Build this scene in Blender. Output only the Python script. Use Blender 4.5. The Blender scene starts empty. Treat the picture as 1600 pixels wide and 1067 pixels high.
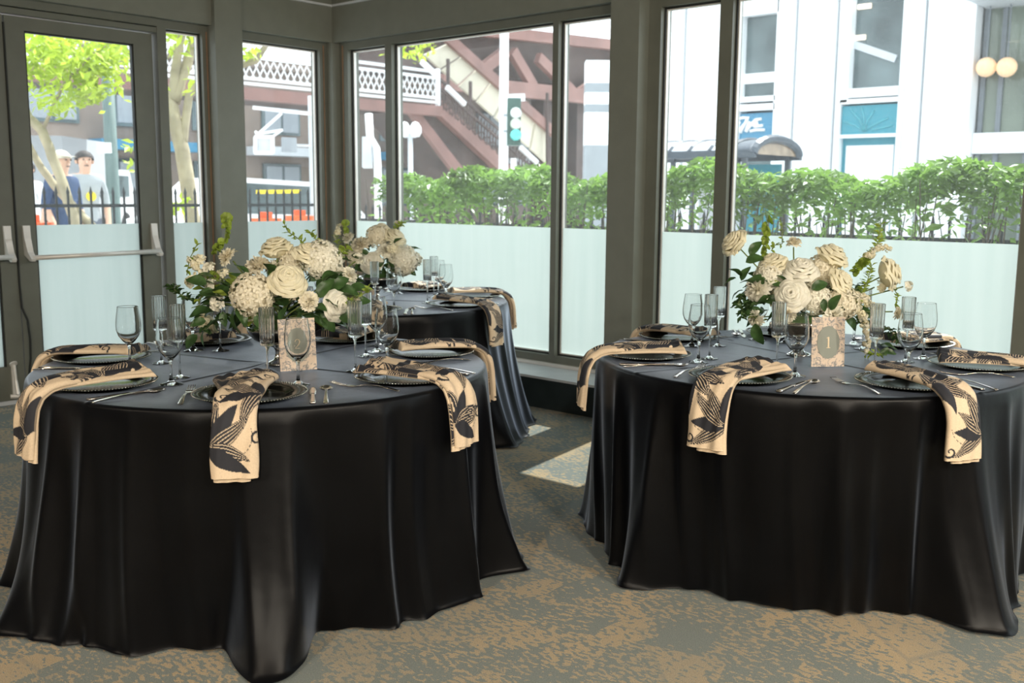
import bpy, math, random
import numpy as np
from mathutils import Vector, Matrix
random.seed(7); RNG = np.random.RandomState(7)
PI = math.pi
SC = bpy.context.scene
COL = SC.collection

# ---------------------------------------------------------------- camera
FPX, YAW, PITCH, ROLL = 1576.67, 0.7252, 0.1452, 0.0079
CAM = np.array([6.3992, -5.1200, 1.3157])
_F = np.array([-math.sin(YAW) * math.cos(PITCH), math.cos(YAW) * math.cos(PITCH), -math.sin(PITCH)])
_R = np.array([math.cos(YAW), math.sin(YAW), 0.0])
_U = np.cross(_R, _F)
_IX = math.cos(ROLL) * _R + math.sin(ROLL) * _U
_IY = -math.sin(ROLL) * _R + math.cos(ROLL) * _U
cam = bpy.data.cameras.new('camera')
cam.sensor_fit = 'HORIZONTAL'; cam.sensor_width = 36.0; cam.lens = 36.0 * FPX / 1600.0
cam.clip_start = 0.05; cam.clip_end = 400
cam.dof.use_dof = True; cam.dof.focus_distance = 3.3; cam.dof.aperture_fstop = 4.5
camo = bpy.data.objects.new('camera', cam); COL.objects.link(camo)
camo.matrix_world = Matrix(((_IX[0], _IY[0], -_F[0], CAM[0]), (_IX[1], _IY[1], -_F[1], CAM[1]), (_IX[2], _IY[2], -_F[2], CAM[2]), (0, 0, 0, 1)))
SC.camera = camo

# ---------------------------------------------------------------- world, sun, exposure
SKY = 2.7
wd = bpy.data.worlds.new('sky'); SC.world = wd; wd.use_nodes = True
bg = wd.node_tree.nodes['Background']
bg.inputs[0].default_value = (0.86, 0.94, 1.0, 1); bg.inputs[1].default_value = SKY
sun = bpy.data.lights.new('sun', 'SUN'); sun.energy = 7.5; sun.angle = 0.009; sun.color = (1.0, 0.99, 0.97)
suno = bpy.data.objects.new('sun', sun); COL.objects.link(suno)
_s = Vector((-0.17, 0.985, 1.42)).normalized()
suno.rotation_euler = _s.to_track_quat('Z', 'Y').to_euler()
suno.location = (2, 6, 12)
vs = SC.view_settings
vs.view_transform = 'Standard'; vs.look = 'None'; vs.gamma = 1.0; vs.use_curve_mapping = False
vs.exposure = 0.0
SC.cycles.max_bounces = 12; SC.cycles.transparent_max_bounces = 24; SC.cycles.transmission_bounces = 12
SC.cycles.diffuse_bounces = 5; SC.cycles.use_denoising = True
LAMP_W = 36.0      # each recessed ceiling lamp
TRACK_W = 410.0   # each track spotlight

# ---------------------------------------------------------------- measuring helpers: a photo pixel to a point of the place
def ray(x, y): return _F + (x - 800.0) / FPX * _IX - (y - 533.5) / FPX * _IY
def at(x, y, d): return CAM + ray(x, y) * d
def on_x(x, y, X=0.0): r = ray(x, y); return CAM + r * (X - CAM[0]) / r[0]
def on_y(x, y, Y=0.0): r = ray(x, y); return CAM + r * (Y - CAM[1]) / r[1]
def on_z(x, y, Z=0.0): r = ray(x, y); return CAM + r * (Z - CAM[2]) / r[2]

# ---------------------------------------------------------------- materials
def _ramp(nt, fac, stops):
    r = nt.nodes.new('ShaderNodeValToRGB'); nt.links.new(fac, r.inputs[0])
    e = r.color_ramp.elements
    while len(e) < len(stops): e.new(0.5)
    for k, (p, c) in enumerate(stops):
        e[k].position = p; e[k].color = (c[0], c[1], c[2], 1) if not isinstance(c, float) else (c, c, c, 1)
    return r.outputs[0]
def mat(name, col, rough=0.5, metal=0.0, var=0.12, scale=9.0, bump=0.0, bscale=150.0, **kw):
    m = bpy.data.materials.new(name); m.use_nodes = True; nt = m.node_tree
    b = nt.nodes['Principled BSDF']
    b.inputs['Roughness'].default_value = rough; b.inputs['Metallic'].default_value = metal
    for k, v in kw.items():
        b.inputs[k.replace('_', ' ')].default_value = v
    tc = nt.nodes.new('ShaderNodeTexCoord')
    n = nt.nodes.new('ShaderNodeTexNoise'); n.inputs['Scale'].default_value = scale; n.inputs['Detail'].default_value = 4
    nt.links.new(tc.outputs['Object'], n.inputs['Vector'])
    lo = tuple(c * (1 - var) for c in col); hi = tuple(min(1, c * (1 + var)) for c in col)
    nt.links.new(_ramp(nt, n.outputs['Fac'], [(0.3, lo), (0.7, hi)]), b.inputs['Base Color'])
    if bump:
        n2 = nt.nodes.new('ShaderNodeTexNoise'); n2.inputs['Scale'].default_value = bscale; n2.inputs['Detail'].default_value = 3
        nt.links.new(tc.outputs['Object'], n2.inputs['Vector'])
        bp = nt.nodes.new('ShaderNodeBump'); bp.inputs['Strength'].default_value = bump; bp.inputs['Distance'].default_value = 0.01
        nt.links.new(n2.outputs['Fac'], bp.inputs['Height']); nt.links.new(bp.outputs[0], b.inputs['Normal'])
    return m
def emat(name, col, s):
    m = mat(name, col); b = m.node_tree.nodes['Principled BSDF']
    b.inputs['Emission Color'].default_value = (*col, 1); b.inputs['Emission Strength'].default_value = s
    return m
def leafmat(name, col, var=0.35, trans=0.45, rough=0.45, scale=14):
    m = mat(name, col, rough, var=var, scale=scale); nt = m.node_tree; b = nt.nodes['Principled BSDF']
    src = b.inputs['Base Color'].links[0].from_socket
    t = nt.nodes.new('ShaderNodeBsdfTranslucent'); nt.links.new(src, t.inputs[0])
    mx = nt.nodes.new('ShaderNodeMixShader'); mx.inputs[0].default_value = trans
    nt.links.new(b.outputs[0], mx.inputs[1]); nt.links.new(t.outputs[0], mx.inputs[2])
    nt.links.new(mx.outputs[0], nt.nodes['Material Output'].inputs[0])
    return m

M = {}
M['frame'] = mat('frame_metal', (0.130, 0.138, 0.115), 0.42, var=0.06, bump=0.02)
M['beam'] = mat('beam_paint', (0.170, 0.180, 0.153), 0.5, var=0.05, bump=0.02)
M['curb'] = mat('curb_paint', (0.03, 0.042, 0.045), 0.35, var=0.15)
M['gasket'] = mat('gasket', (0.012, 0.014, 0.013), 0.6)
M['brass'] = mat('bronze_strip', (0.30, 0.19, 0.12), 0.4, 0.3)
M['ceil'] = mat('ceiling_paint', (0.16, 0.155, 0.14), 0.8, var=0.05)
M['plaster'] = mat('plaster', (0.42, 0.38, 0.33), 0.8, var=0.05)
M['white_metal'] = mat('white_metal', (0.74, 0.72, 0.69), 0.35, 0.25, var=0.06)
M['steel'] = mat('cutlery_steel', (0.80, 0.74, 0.69), 0.14, 1.0, var=0.04)
M['silver'] = mat('silver', (0.83, 0.82, 0.80), 0.08, 1.0, var=0.03)
M['charger'] = mat('black_glass', (0.006, 0.007, 0.006), 0.14, var=0.2, Specular_IOR_Level=0.07)
M['bead'] = mat('bead_silver', (0.62, 0.63, 0.58), 0.2, 1.0, var=0.1)
M['wood'] = mat('table_wood', (0.45, 0.33, 0.2), 0.6, var=0.2)
M['card_oval'] = mat('card_oval', (0.27, 0.29, 0.25), 0.6, var=0.03)
M['card_ink'] = mat('card_numeral', (0.83, 0.67, 0.46), 0.5, var=0.02)
M['petal'] = leafmat('petal_cream', (0.92, 0.86, 0.64), 0.04, 0.22, 0.5, 20)
M['petal_w'] = leafmat('petal_white', (0.93, 0.90, 0.77), 0.03, 0.22, 0.5, 20)
M['petal_b'] = leafmat('petal_blush', (0.91, 0.85, 0.68), 0.04, 0.22, 0.5, 20)
M['leaf'] = leafmat('leaf_green', (0.055, 0.115, 0.035), 0.4, 0.25, 0.35, 30)
M['leaf_y'] = leafmat('leaf_lime', (0.30, 0.40, 0.06), 0.25, 0.35, 0.45, 30)
M['stem'] = mat('stem_green', (0.16, 0.21, 0.06), 0.5, var=0.2)
M['hedge'] = leafmat('hedge_leaf', (0.20, 0.34, 0.07), 0.55, 0.45, 0.35, 3)
M['hedge_stem'] = mat('hedge_stem', (0.13, 0.105, 0.08), 0.8, var=0.3)
M['tree_leaf'] = leafmat('tree_leaf', (0.40, 0.52, 0.05), 0.4, 0.55, 0.45, 2)
M['bark'] = mat('bark', (0.34, 0.29, 0.19), 0.85, var=0.3, scale=5, bump=0.3, bscale=30)
M['iron'] = mat('iron_black', (0.015, 0.017, 0.018), 0.5)
M['facade'] = mat('facade_white', (0.90, 0.92, 0.94), 0.55, var=0.02, scale=1)
M['seam'] = mat('seam_dark', (0.16, 0.18, 0.2), 0.6)
M['win_dark'] = mat('far_window', (0.11, 0.145, 0.15), 0.12, var=0.5, scale=0.9)
M['win_green'] = mat('far_window_green', (0.15, 0.18, 0.14), 0.15, var=0.35, scale=0.8)
M['sign_blue'] = mat('sign_blue', (0.055, 0.22, 0.36), 0.4, var=0.05)
M['sign_teal'] = mat('sign_teal', (0.035, 0.25, 0.32), 0.4, var=0.05)
M['white'] = mat('white_paint', (0.85, 0.86, 0.87), 0.5, var=0.03)
M['grey'] = mat('grey_paint', (0.30, 0.33, 0.36), 0.5, var=0.08)
M['lightgrey'] = mat('light_grey', (0.55, 0.58, 0.61), 0.5, var=0.06)
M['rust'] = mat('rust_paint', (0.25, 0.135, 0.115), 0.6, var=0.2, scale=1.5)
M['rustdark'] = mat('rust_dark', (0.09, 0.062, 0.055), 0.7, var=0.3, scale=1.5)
M['cream'] = mat('cream_panel', (0.62, 0.57, 0.45), 0.6, var=0.06, scale=2)
M['awning'] = mat('shelter_roof', (0.055, 0.07, 0.09), 0.3, var=0.2)
M['orange'] = mat('orange_plastic', (0.75, 0.13, 0.03), 0.5, var=0.1)
M['yellow'] = mat('yellow_tape', (0.8, 0.6, 0.03), 0.5)
M['navy'] = mat('navy_shirt', (0.03, 0.06, 0.14), 0.8)
M['hoodie'] = mat('grey_hoodie', (0.38, 0.41, 0.43), 0.85)
M['trousers'] = mat('trousers', (0.12, 0.14, 0.18), 0.85)
M['khaki'] = mat('khaki_shorts', (0.40, 0.36, 0.28), 0.85)
M['skin'] = mat('skin', (0.62, 0.38, 0.27), 0.55, var=0.05)
M['hair'] = mat('hair', (0.03, 0.022, 0.018), 0.7)
M['cap'] = mat('cap', (0.62, 0.58, 0.48), 0.8)
M['greenpole'] = mat('green_pole', (0.10, 0.15, 0.14), 0.5, var=0.1)
M['brickbld'] = mat('tan_building', (0.24, 0.19, 0.16), 0.85, var=0.25, scale=0.6)
M['tyre'] = mat('tyre', (0.02, 0.02, 0.02), 0.8)
M['signal'] = mat('signal_green', (0.03, 0.09, 0.07), 0.4)

def glass_mat(name, ior=1.45):
    m = bpy.data.materials.new(name); m.use_nodes = True; nt = m.node_tree
    g = nt.nodes.new('ShaderNodeBsdfGlass'); g.inputs['IOR'].default_value = ior; g.inputs['Roughness'].default_value = 0.0
    g.inputs[0].default_value = (0.985, 0.99, 0.99, 1)
    nt.links.new(g.outputs[0], nt.nodes['Material Output'].inputs[0]); return m
M['glass'] = glass_mat('drinking_glass')

def rib_glass():      # pressed ribbed glass, whitened slightly in place of light caught by the ribs
    m = glass_mat('ribbed_glass'); nt = m.node_tree; g = [n for n in nt.nodes if n.type == 'BSDF_GLASS'][0]
    t = nt.nodes.new('ShaderNodeBsdfTranslucent'); t.inputs[0].default_value = (0.95, 0.97, 0.97, 1)
    mx = nt.nodes.new('ShaderNodeMixShader'); mx.inputs[0].default_value = 0.03
    nt.links.new(g.outputs[0], mx.inputs[1]); nt.links.new(t.outputs[0], mx.inputs[2]); nt.links.new(mx.outputs[0], nt.nodes['Material Output'].inputs[0]); return m
M['ribglass'] = rib_glass()
def pane_mat():
    m = bpy.data.materials.new('window_glass'); m.use_nodes = True; nt = m.node_tree
    tr = nt.nodes.new('ShaderNodeBsdfTransparent'); tr.inputs[0].default_value = (0.95, 0.985, 0.975, 1)
    gl = nt.nodes.new('ShaderNodeBsdfGlossy'); gl.inputs['Roughness'].default_value = 0.02
    fr = nt.nodes.new('ShaderNodeFresnel'); fr.inputs[0].default_value = 1.25
    mx = nt.nodes.new('ShaderNodeMixShader'); nt.links.new(fr.outputs[0], mx.inputs[0])
    nt.links.new(tr.outputs[0], mx.inputs[1]); nt.links.new(gl.outputs[0], mx.inputs[2])
    # dried specks and thin dust, with an even veil painted in for bloom haze
    tl = nt.nodes.new('ShaderNodeBsdfTranslucent'); tl.inputs[0].default_value = (0.9, 0.95, 0.96, 1)
    tc = nt.nodes.new('ShaderNodeTexCoord')
    n = nt.nodes.new('ShaderNodeTexNoise'); n.inputs['Scale'].default_value = 140; n.inputs['Detail'].default_value = 3
    nt.links.new(tc.outputs['Object'], n.inputs['Vector'])
    f = _ramp(nt, n.outputs['Fac'], [(0.5, 0.025), (0.75, 0.10)])
    mx2 = nt.nodes.new('ShaderNodeMixShader'); nt.links.new(f, mx2.inputs[0])
    nt.links.new(mx.outputs[0], mx2.inputs[1]); nt.links.new(tl.outputs[0], mx2.inputs[2])
    nt.links.new(mx2.outputs[0], nt.nodes['Material Output'].inputs[0]); return m
M['pane'] = pane_mat()

def film_mat():
    m = bpy.data.materials.new('frosted_film'); m.use_nodes = True; nt = m.node_tree
    tl = nt.nodes.new('ShaderNodeBsdfTranslucent'); df = nt.nodes.new('ShaderNodeBsdfDiffuse')
    tc = nt.nodes.new('ShaderNodeTexCoord')
    mp = nt.nodes.new('ShaderNodeMapping'); mp.inputs['Scale'].default_value = (6, 6, 0.4)
    nt.links.new(tc.outputs['Object'], mp.inputs[0])
    n = nt.nodes.new('ShaderNodeTexNoise'); n.inputs['Scale'].default_value = 3; nt.links.new(mp.outputs[0], n.inputs['Vector'])
    c = _ramp(nt, n.outputs['Fac'], [(0.3, (0.335, 0.395, 0.38)), (0.7, (0.365, 0.42, 0.405))])
    nt.links.new(c, tl.inputs[0]); df.inputs[0].default_value = (0.75, 0.8, 0.8, 1)
    mx = nt.nodes.new('ShaderNodeMixShader'); mx.inputs[0].default_value = 0.2
    nt.links.new(tl.outputs[0], mx.inputs[1]); nt.links.new(df.outputs[0], mx.inputs[2])
    nt.links.new(mx.outputs[0], nt.nodes['Material Output'].inputs[0]); return m
M['film'] = film_mat()

def cloth_mat():
    m = bpy.data.materials.new('black_satin'); m.use_nodes = True; nt = m.node_tree; b = nt.nodes['Principled BSDF']
    b.inputs['Roughness'].default_value = 0.34; b.inputs['Specular IOR Level'].default_value = 0.17
    b.inputs['Sheen Weight'].default_value = 0.48; b.inputs['Sheen Roughness'].default_value = 0.3; b.inputs['Sheen Tint'].default_value = (0.66, 0.78, 1.0, 1)
    tc = nt.nodes.new('ShaderNodeTexCoord')
    n = nt.nodes.new('ShaderNodeTexNoise'); n.inputs['Scale'].default_value = 5
    nt.links.new(tc.outputs['Object'], n.inputs['Vector'])
    nt.links.new(_ramp(nt, n.outputs['Fac'], [(0.3, (0.0016, 0.0017, 0.0023)), (0.7, (0.0028, 0.003, 0.0038))]), b.inputs['Base Color'])
    mp = nt.nodes.new('ShaderNodeMapping'); mp.inputs['Scale'].default_value = (900, 900, 60)
    nt.links.new(tc.outputs['Object'], mp.inputs[0])
    n2 = nt.nodes.new('ShaderNodeTexNoise'); n2.inputs['Scale'].default_value = 1.0; nt.links.new(mp.outputs[0], n2.inputs['Vector'])
    n3 = nt.nodes.new('ShaderNodeTexNoise'); n3.inputs['Scale'].default_value = 6.0; n3.inputs['Detail'].default_value = 3
    nt.links.new(tc.outputs['Object'], n3.inputs['Vector'])
    b1 = nt.nodes.new('ShaderNodeBump'); b1.inputs['Strength'].default_value = 0.12; b1.inputs['Distance'].default_value = 0.002
    nt.links.new(n2.outputs['Fac'], b1.inputs['Height'])
    b2 = nt.nodes.new('ShaderNodeBump'); b2.inputs['Strength'].default_value = 0.12; b2.inputs['Distance'].default_value = 0.02
    nt.links.new(n3.outputs['Fac'], b2.inputs['Height']); nt.links.new(b1.outputs[0], b2.inputs['Normal'])
    nt.links.new(b2.outputs[0], b.inputs['Normal']); return m
M['satin'] = cloth_mat()

def napkin_mat():
    m = bpy.data.materials.new('printed_napkin'); m.use_nodes = True; nt = m.node_tree; b = nt.nodes['Principled BSDF']
    b.inputs['Roughness'].default_value = 0.75
    a = nt.nodes.new('ShaderNodeAttribute'); a.attribute_name = 'ink'
    tc = nt.nodes.new('ShaderNodeTexCoord')
    n = nt.nodes.new('ShaderNodeTexNoise'); n.inputs['Scale'].default_value = 260; nt.links.new(tc.outputs['Object'], n.inputs['Vector'])
    base = _ramp(nt, n.outputs['Fac'], [(0.3, (0.64, 0.50, 0.345)), (0.7, (0.72, 0.575, 0.41))])
    mx = nt.nodes.new('ShaderNodeMix'); mx.data_type = 'RGBA'
    nt.links.new(a.outputs['Fac'], mx.inputs['Factor']); nt.links.new(base, mx.inputs['A'])
    mx.inputs['B'].default_value = (0.016, 0.017, 0.024, 1)
    nt.links.new(mx.outputs['Result'], b.inputs['Base Color'])
    bp = nt.nodes.new('ShaderNodeBump'); bp.inputs['Strength'].default_value = 0.1; bp.inputs['Distance'].default_value = 0.002
    nt.links.new(n.outputs['Fac'], bp.inputs['Height']); nt.links.new(bp.outputs[0], b.inputs['Normal']); return m
M['napkin'] = napkin_mat()

def card_mat():
    m = mat('card_damask', (0.5, 0.4, 0.3), 0.6); nt = m.node_tree; b = nt.nodes['Principled BSDF']
    tc = nt.nodes.new('ShaderNodeTexCoord')
    n = nt.nodes.new('ShaderNodeTexNoise'); n.inputs['Scale'].default_value = 55; n.inputs['Detail'].default_value = 2; n.inputs['Distortion'].default_value = 1.6
    nt.links.new(tc.outputs['Object'], n.inputs['Vector'])
    nt.links.new(_ramp(nt, n.outputs['Fac'], [(0.44, (0.70, 0.57, 0.45)), (0.52, (0.55, 0.46, 0.39)), (0.58, (0.27, 0.26, 0.25))]), b.inputs['Base Color'])
    return m
M['card'] = card_mat()

def carpet_mat():
    m = bpy.data.materials.new('patterned_carpet'); m.use_nodes = True; nt = m.node_tree; b = nt.nodes['Principled BSDF']
    b.inputs['Roughness'].default_value = 0.95; b.inputs['Specular IOR Level'].default_value = 0.1
    b.inputs['Sheen Weight'].default_value = 0.2; b.inputs['Sheen Roughness'].default_value = 0.45; b.inputs['Sheen Tint'].default_value = (0.8, 0.9, 1.0, 1)
    L = nt.links; tc = nt.nodes.new('ShaderNodeTexCoord'); o = tc.outputs['Object']
    def noise(s, d=3, dist=0.0, sc=(1, 1, 1), rot=0.0):
        mp = nt.nodes.new('ShaderNodeMapping'); mp.inputs['Scale'].default_value = sc; mp.inputs['Rotation'].default_value = (0, 0, rot)
        L.new(o, mp.inputs[0]); n = nt.nodes.new('ShaderNodeTexNoise'); n.inputs['Scale'].default_value = s
        n.inputs['Detail'].default_value = d; n.inputs['Distortion'].default_value = dist; L.new(mp.outputs[0], n.inputs['Vector']); return n.outputs['Fac']
    def math_(op, a, c):
        n = nt.nodes.new('ShaderNodeMath'); n.operation = op
        for k, v in enumerate((a, c)):
            if isinstance(v, (int, float)): n.inputs[k].default_value = v
            else: L.new(v, n.inputs[k])
        return n.outputs[0]
    def cells(sc_, rot, mx_):
        mp = nt.nodes.new('ShaderNodeMapping'); mp.inputs['Rotation'].default_value = (0, 0, rot); mp.inputs['Scale'].default_value = mx_; L.new(o, mp.inputs[0])
        v = nt.nodes.new('ShaderNodeTexVoronoi'); v.feature = 'F1'; v.distance = 'EUCLIDEAN'; v.inputs['Scale'].default_value = sc_; L.new(mp.outputs[0], v.inputs['Vector'])
        sp = nt.nodes.new('ShaderNodeSeparateColor'); L.new(v.outputs['Color'], sp.inputs[0]); return sp.outputs[0]
    c1_ = cells(3.2, 0.6, (1, 1.7, 1)); c2_ = cells(4.5, -0.5, (1.8, 1, 1))
    dens = math_('MULTIPLY', math_('ADD', c1_, c2_), 0.16)
    pn = math_('ADD', noise(36, 7, 0.3, (1, 1.9, 1), 0.72), math_('SUBTRACT', dens, 0.15))
    patch = _ramp(nt, pn, [(0.52, 0.0), (0.545, 1.0)])
    line = nt.nodes.new('ShaderNodeTexVoronoi'); line.feature = 'DISTANCE_TO_EDGE'; line.inputs['Scale'].default_value = 2.1; L.new(o, line.inputs['Vector'])
    seams = _ramp(nt, line.outputs['Distance'], [(0.006, 0.6), (0.014, 1.0)])
    big = _ramp(nt, noise(1.5, 2), [(0.35, 0.55), (0.6, 1.0)])
    w = nt.nodes.new('ShaderNodeTexWave'); w.inputs['Scale'].default_value = 42; w.inputs['Distortion'].default_value = 1.2
    mpw = nt.nodes.new('ShaderNodeMapping'); mpw.inputs['Rotation'].default_value = (0, 0, 0.5); L.new(o, mpw.inputs[0]); L.new(mpw.outputs[0], w.inputs['Vector'])
    rib = _ramp(nt, w.outputs['Fac'], [(0.25, 0.5), (0.6, 1.0)])
    f = math_('MULTIPLY', math_('MULTIPLY', seams, patch), math_('MULTIPLY', big, rib))
    fib = noise(320, 2)
    c0 = _ramp(nt, fib, [(0.3, (0.105, 0.122, 0.108)), (0.7, (0.19, 0.212, 0.19))])
    c1 = _ramp(nt, fib, [(0.3, (0.30, 0.21, 0.10)), (0.7, (0.56, 0.40, 0.205))])
    mx = nt.nodes.new('ShaderNodeMix'); mx.data_type = 'RGBA'; L.new(f, mx.inputs['Factor']); L.new(c0, mx.inputs['A']); L.new(c1, mx.inputs['B'])
    L.new(mx.outputs['Result'], b.inputs['Base Color'])
    bp = nt.nodes.new('ShaderNodeBump'); bp.inputs['Strength'].default_value = 0.5; bp.inputs['Distance'].default_value = 0.004
    L.new(math_('ADD', fib, rib), bp.inputs['Height']); L.new(bp.outputs[0], b.inputs['Normal']); return m
M['carpet'] = carpet_mat()
M['paving'] = mat('street_paving', (0.50, 0.50, 0.49), 0.9, var=0.15, scale=1.2, bump=0.1, bscale=40)

# ---------------------------------------------------------------- mesh helpers
class MB:
    def __init__(s): s.v = []; s.f = []
    def add(s, vs, fs):
        k = len(s.v); s.v += [tuple(map(float, p)) for p in vs]; s.f += [tuple(i + k for i in f) for f in fs]; return s
    def box(s, x0, x1, y0, y1, z0, z1):
        return s.add([(x0, y0, z0), (x1, y0, z0), (x1, y1, z0), (x0, y1, z0), (x0, y0, z1), (x1, y0, z1), (x1, y1, z1), (x0, y1, z1)],
                     [(0, 3, 2, 1), (4, 5, 6, 7), (0, 1, 5, 4), (1, 2, 6, 5), (2, 3, 7, 6), (3, 0, 4, 7)])
    def bar(s, a, b, w, h, up=(0, 0, 1)):
        a = np.array(a, float); b = np.array(b, float); d = b - a; d /= np.linalg.norm(d)
        u = np.array(up, float); r = np.cross(d, u); r /= np.linalg.norm(r); u = np.cross(r, d)
        P = [e + r * i * w / 2 + u * j * h / 2 for e in (a, b) for i, j in ((-1, -1), (1, -1), (1, 1), (-1, 1))]
        return s.add(P, [(0, 1, 2, 3), (7, 6, 5, 4), (0, 4, 5, 1), (1, 5, 6, 2), (2, 6, 7, 3), (3, 7, 4, 0)])
    def tube(s, pts, rad, n=8, cap=True):
        pts = [np.array(p, float) for p in pts]; N = len(pts)
        if not hasattr(rad, '__len__'): rad = [rad] * N
        V = []; prev = None
        for i, p in enumerate(pts):
            d = pts[min(i + 1, N - 1)] - pts[max(i - 1, 0)]; d = d / (np.linalg.norm(d) + 1e-9)
            if prev is None:
                ref = np.array((0, 0, 1.0)) if abs(d[2]) < 0.9 else np.array((1.0, 0, 0)); a = np.cross(d, ref)
            else: a = prev - d * (prev @ d)
            a /= np.linalg.norm(a); prev = a; b = np.cross(d, a)
            V += [p + rad[i] * (math.cos(2 * PI * k / n) * a + math.sin(2 * PI * k / n) * b) for k in range(n)]
        F = [(i * n + k, i * n + (k + 1) % n, (i + 1) * n + (k + 1) % n, (i + 1) * n + k) for i in range(N - 1) for k in range(n)]
        if cap: F += [tuple(range(n))[::-1], tuple((N - 1) * n + k for k in range(n))]
        return s.add(V, F)
    def lathe(s, prof, n=32, mod=None):
        V = []; F = []
        for i, (r, z) in enumerate(prof):
            for k in range(n):
                a = 2 * PI * k / n; rr = max(r, 1e-5) + (mod(a, i) if mod else 0)
                V.append((rr * math.cos(a), rr * math.sin(a), z))
        for i in range(len(prof) - 1):
            for k in range(n): F.append((i * n + k, i * n + (k + 1) % n, (i + 1) * n + (k + 1) % n, (i + 1) * n + k))
        return s.add(V, F)
    def grid(s, P):
        P = np.asarray(P); a, b = P.shape[:2]
        return s.add(P.reshape(-1, 3), [(i * b + j, i * b + j + 1, (i + 1) * b + j + 1, (i + 1) * b + j) for i in range(a - 1) for j in range(b - 1)])
    def mesh(s, name, m=None, smooth=False):
        me = bpy.data.meshes.new(name); me.from_pydata(s.v, [], s.f); me.update()
        if m: me.materials.append(m)
        if smooth: me.shade_smooth()
        return me
    def build(s, name, m=None, parent=None, smooth=False, loc=None):
        return link(name, s.mesh(name, m, smooth), parent, loc)
def link(name, me, parent=None, loc=None, rot=None, scale=None):
    o = bpy.data.objects.new(name, me); COL.objects.link(o)
    if parent: o.parent = parent
    if loc is not None: o.location = tuple(map(float, loc))
    if rot is not None: o.rotation_euler = rot
    if scale is not None: o.scale = (scale,) * 3
    return o
def empty(name, loc, rz=0.0):
    o = link(name, None, None, loc); o.rotation_euler = (0, 0, rz); o.empty_display_size = 0.1; return o
def tag(o, label, cat, group=None):
    o['label'] = label; o['category'] = cat
    if group: o['group'] = group
    return o
def struct(o, label=None):
    o['kind'] = 'structure'
    if label: o['label'] = label
    return o
def copy_tree(o, parent=None):
    c = o.copy(); COL.objects.link(c)
    if parent: c.parent = parent
    for ch in list(o.children): copy_tree(ch, c)
    return c

# ================================================================ THE ROOM
ZF, ZG, ZB = 1.10, 2.385, 0.27        # top of the frosted film, of the glass, bottom of the glass
struct(MB().box(-0.12, 10.5, -10.5, 0.12, -0.08, 0.0).build('floor', M['carpet']), 'grey green carpet with tan broken lattice pattern')
CEIL = struct(MB().box(-0.15, 10.5, -10.5, 0.15, 2.98, 3.08).build('ceiling', M['ceil']), 'dark painted ceiling above the window beams')
struct(MB().box(10.5, 10.6, -10.5, 0.15, 0, 2.98).build('wall_back', M['plaster']), 'plain beige wall behind the viewer')
struct(MB().box(-0.15, 10.5, -10.6, -10.5, 0, 2.98).build('wall_near', M['plaster']), 'plain beige wall of the near side')

# left wall: beam, columns, door frame
wl = struct(MB().box(-0.10, 0.12, -10.5, 0.0, 2.44, 2.98).build('wall_left', M['beam']), 'olive grey steel beam above the doors')
MB().box(0.12, 0.135, -10.5, -0.135, 2.70, 2.715).build('ledge', M['lightgrey'], wl)
MB().box(-0.08, 0.16, -1.156, -0.94, 0, 2.98).build('column', M['beam'], wl)
MB().box(-0.10, 0.12, -10.5, -3.60, 0, 2.44).build('side_panel', M['beam'], wl)
MB().box(-0.10, 0.13, -0.13, 0.10, 0, 2.44).build('corner_post', M['beam'], wl)
wr = struct(MB().box(0.12, 10.5, -0.12, 0.10, 2.44, 2.98).build('wall_right', M['beam']), 'olive grey steel beam above the wide windows')
MB().box(0.135, 10.5, -0.135, -0.12, 2.70, 2.715).build('ledge', M['lightgrey'], wr)
MB().box(2.756, 2.959, -0.16, 0.10, 0, 2.98).build('column', M['beam'], wr)
MB().box(5.6, 5.8, -0.16, 0.10, 0, 2.98).build('column', M['beam'], wr)
MB().box(8.2, 8.4, -0.16, 0.10, 0, 2.98).build('column', M['beam'], wr)

# curb and sill below the right windows
bb = struct(MB().box(0.13, 10.5, -0.40, 0.08, 0.0, 0.185).build('baseboard_right', M['curb']), 'low black curb below the wide windows')
MB().box(0.13, 10.5, -0.41, -0.09, 0.185, 0.200).build('curb_cap', M['lightgrey'], bb)
MB().box(0.13, 10.5, -0.085, 0.05, 0.200, 0.222).build('sill_strip', M['white_metal'], bb)
bl = struct(MB().box(-0.06, 0.10, -1.53, -0.13, 0.0, 0.20).build('baseboard_left', M['curb']), 'low dark curb below the narrow windows')

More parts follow.
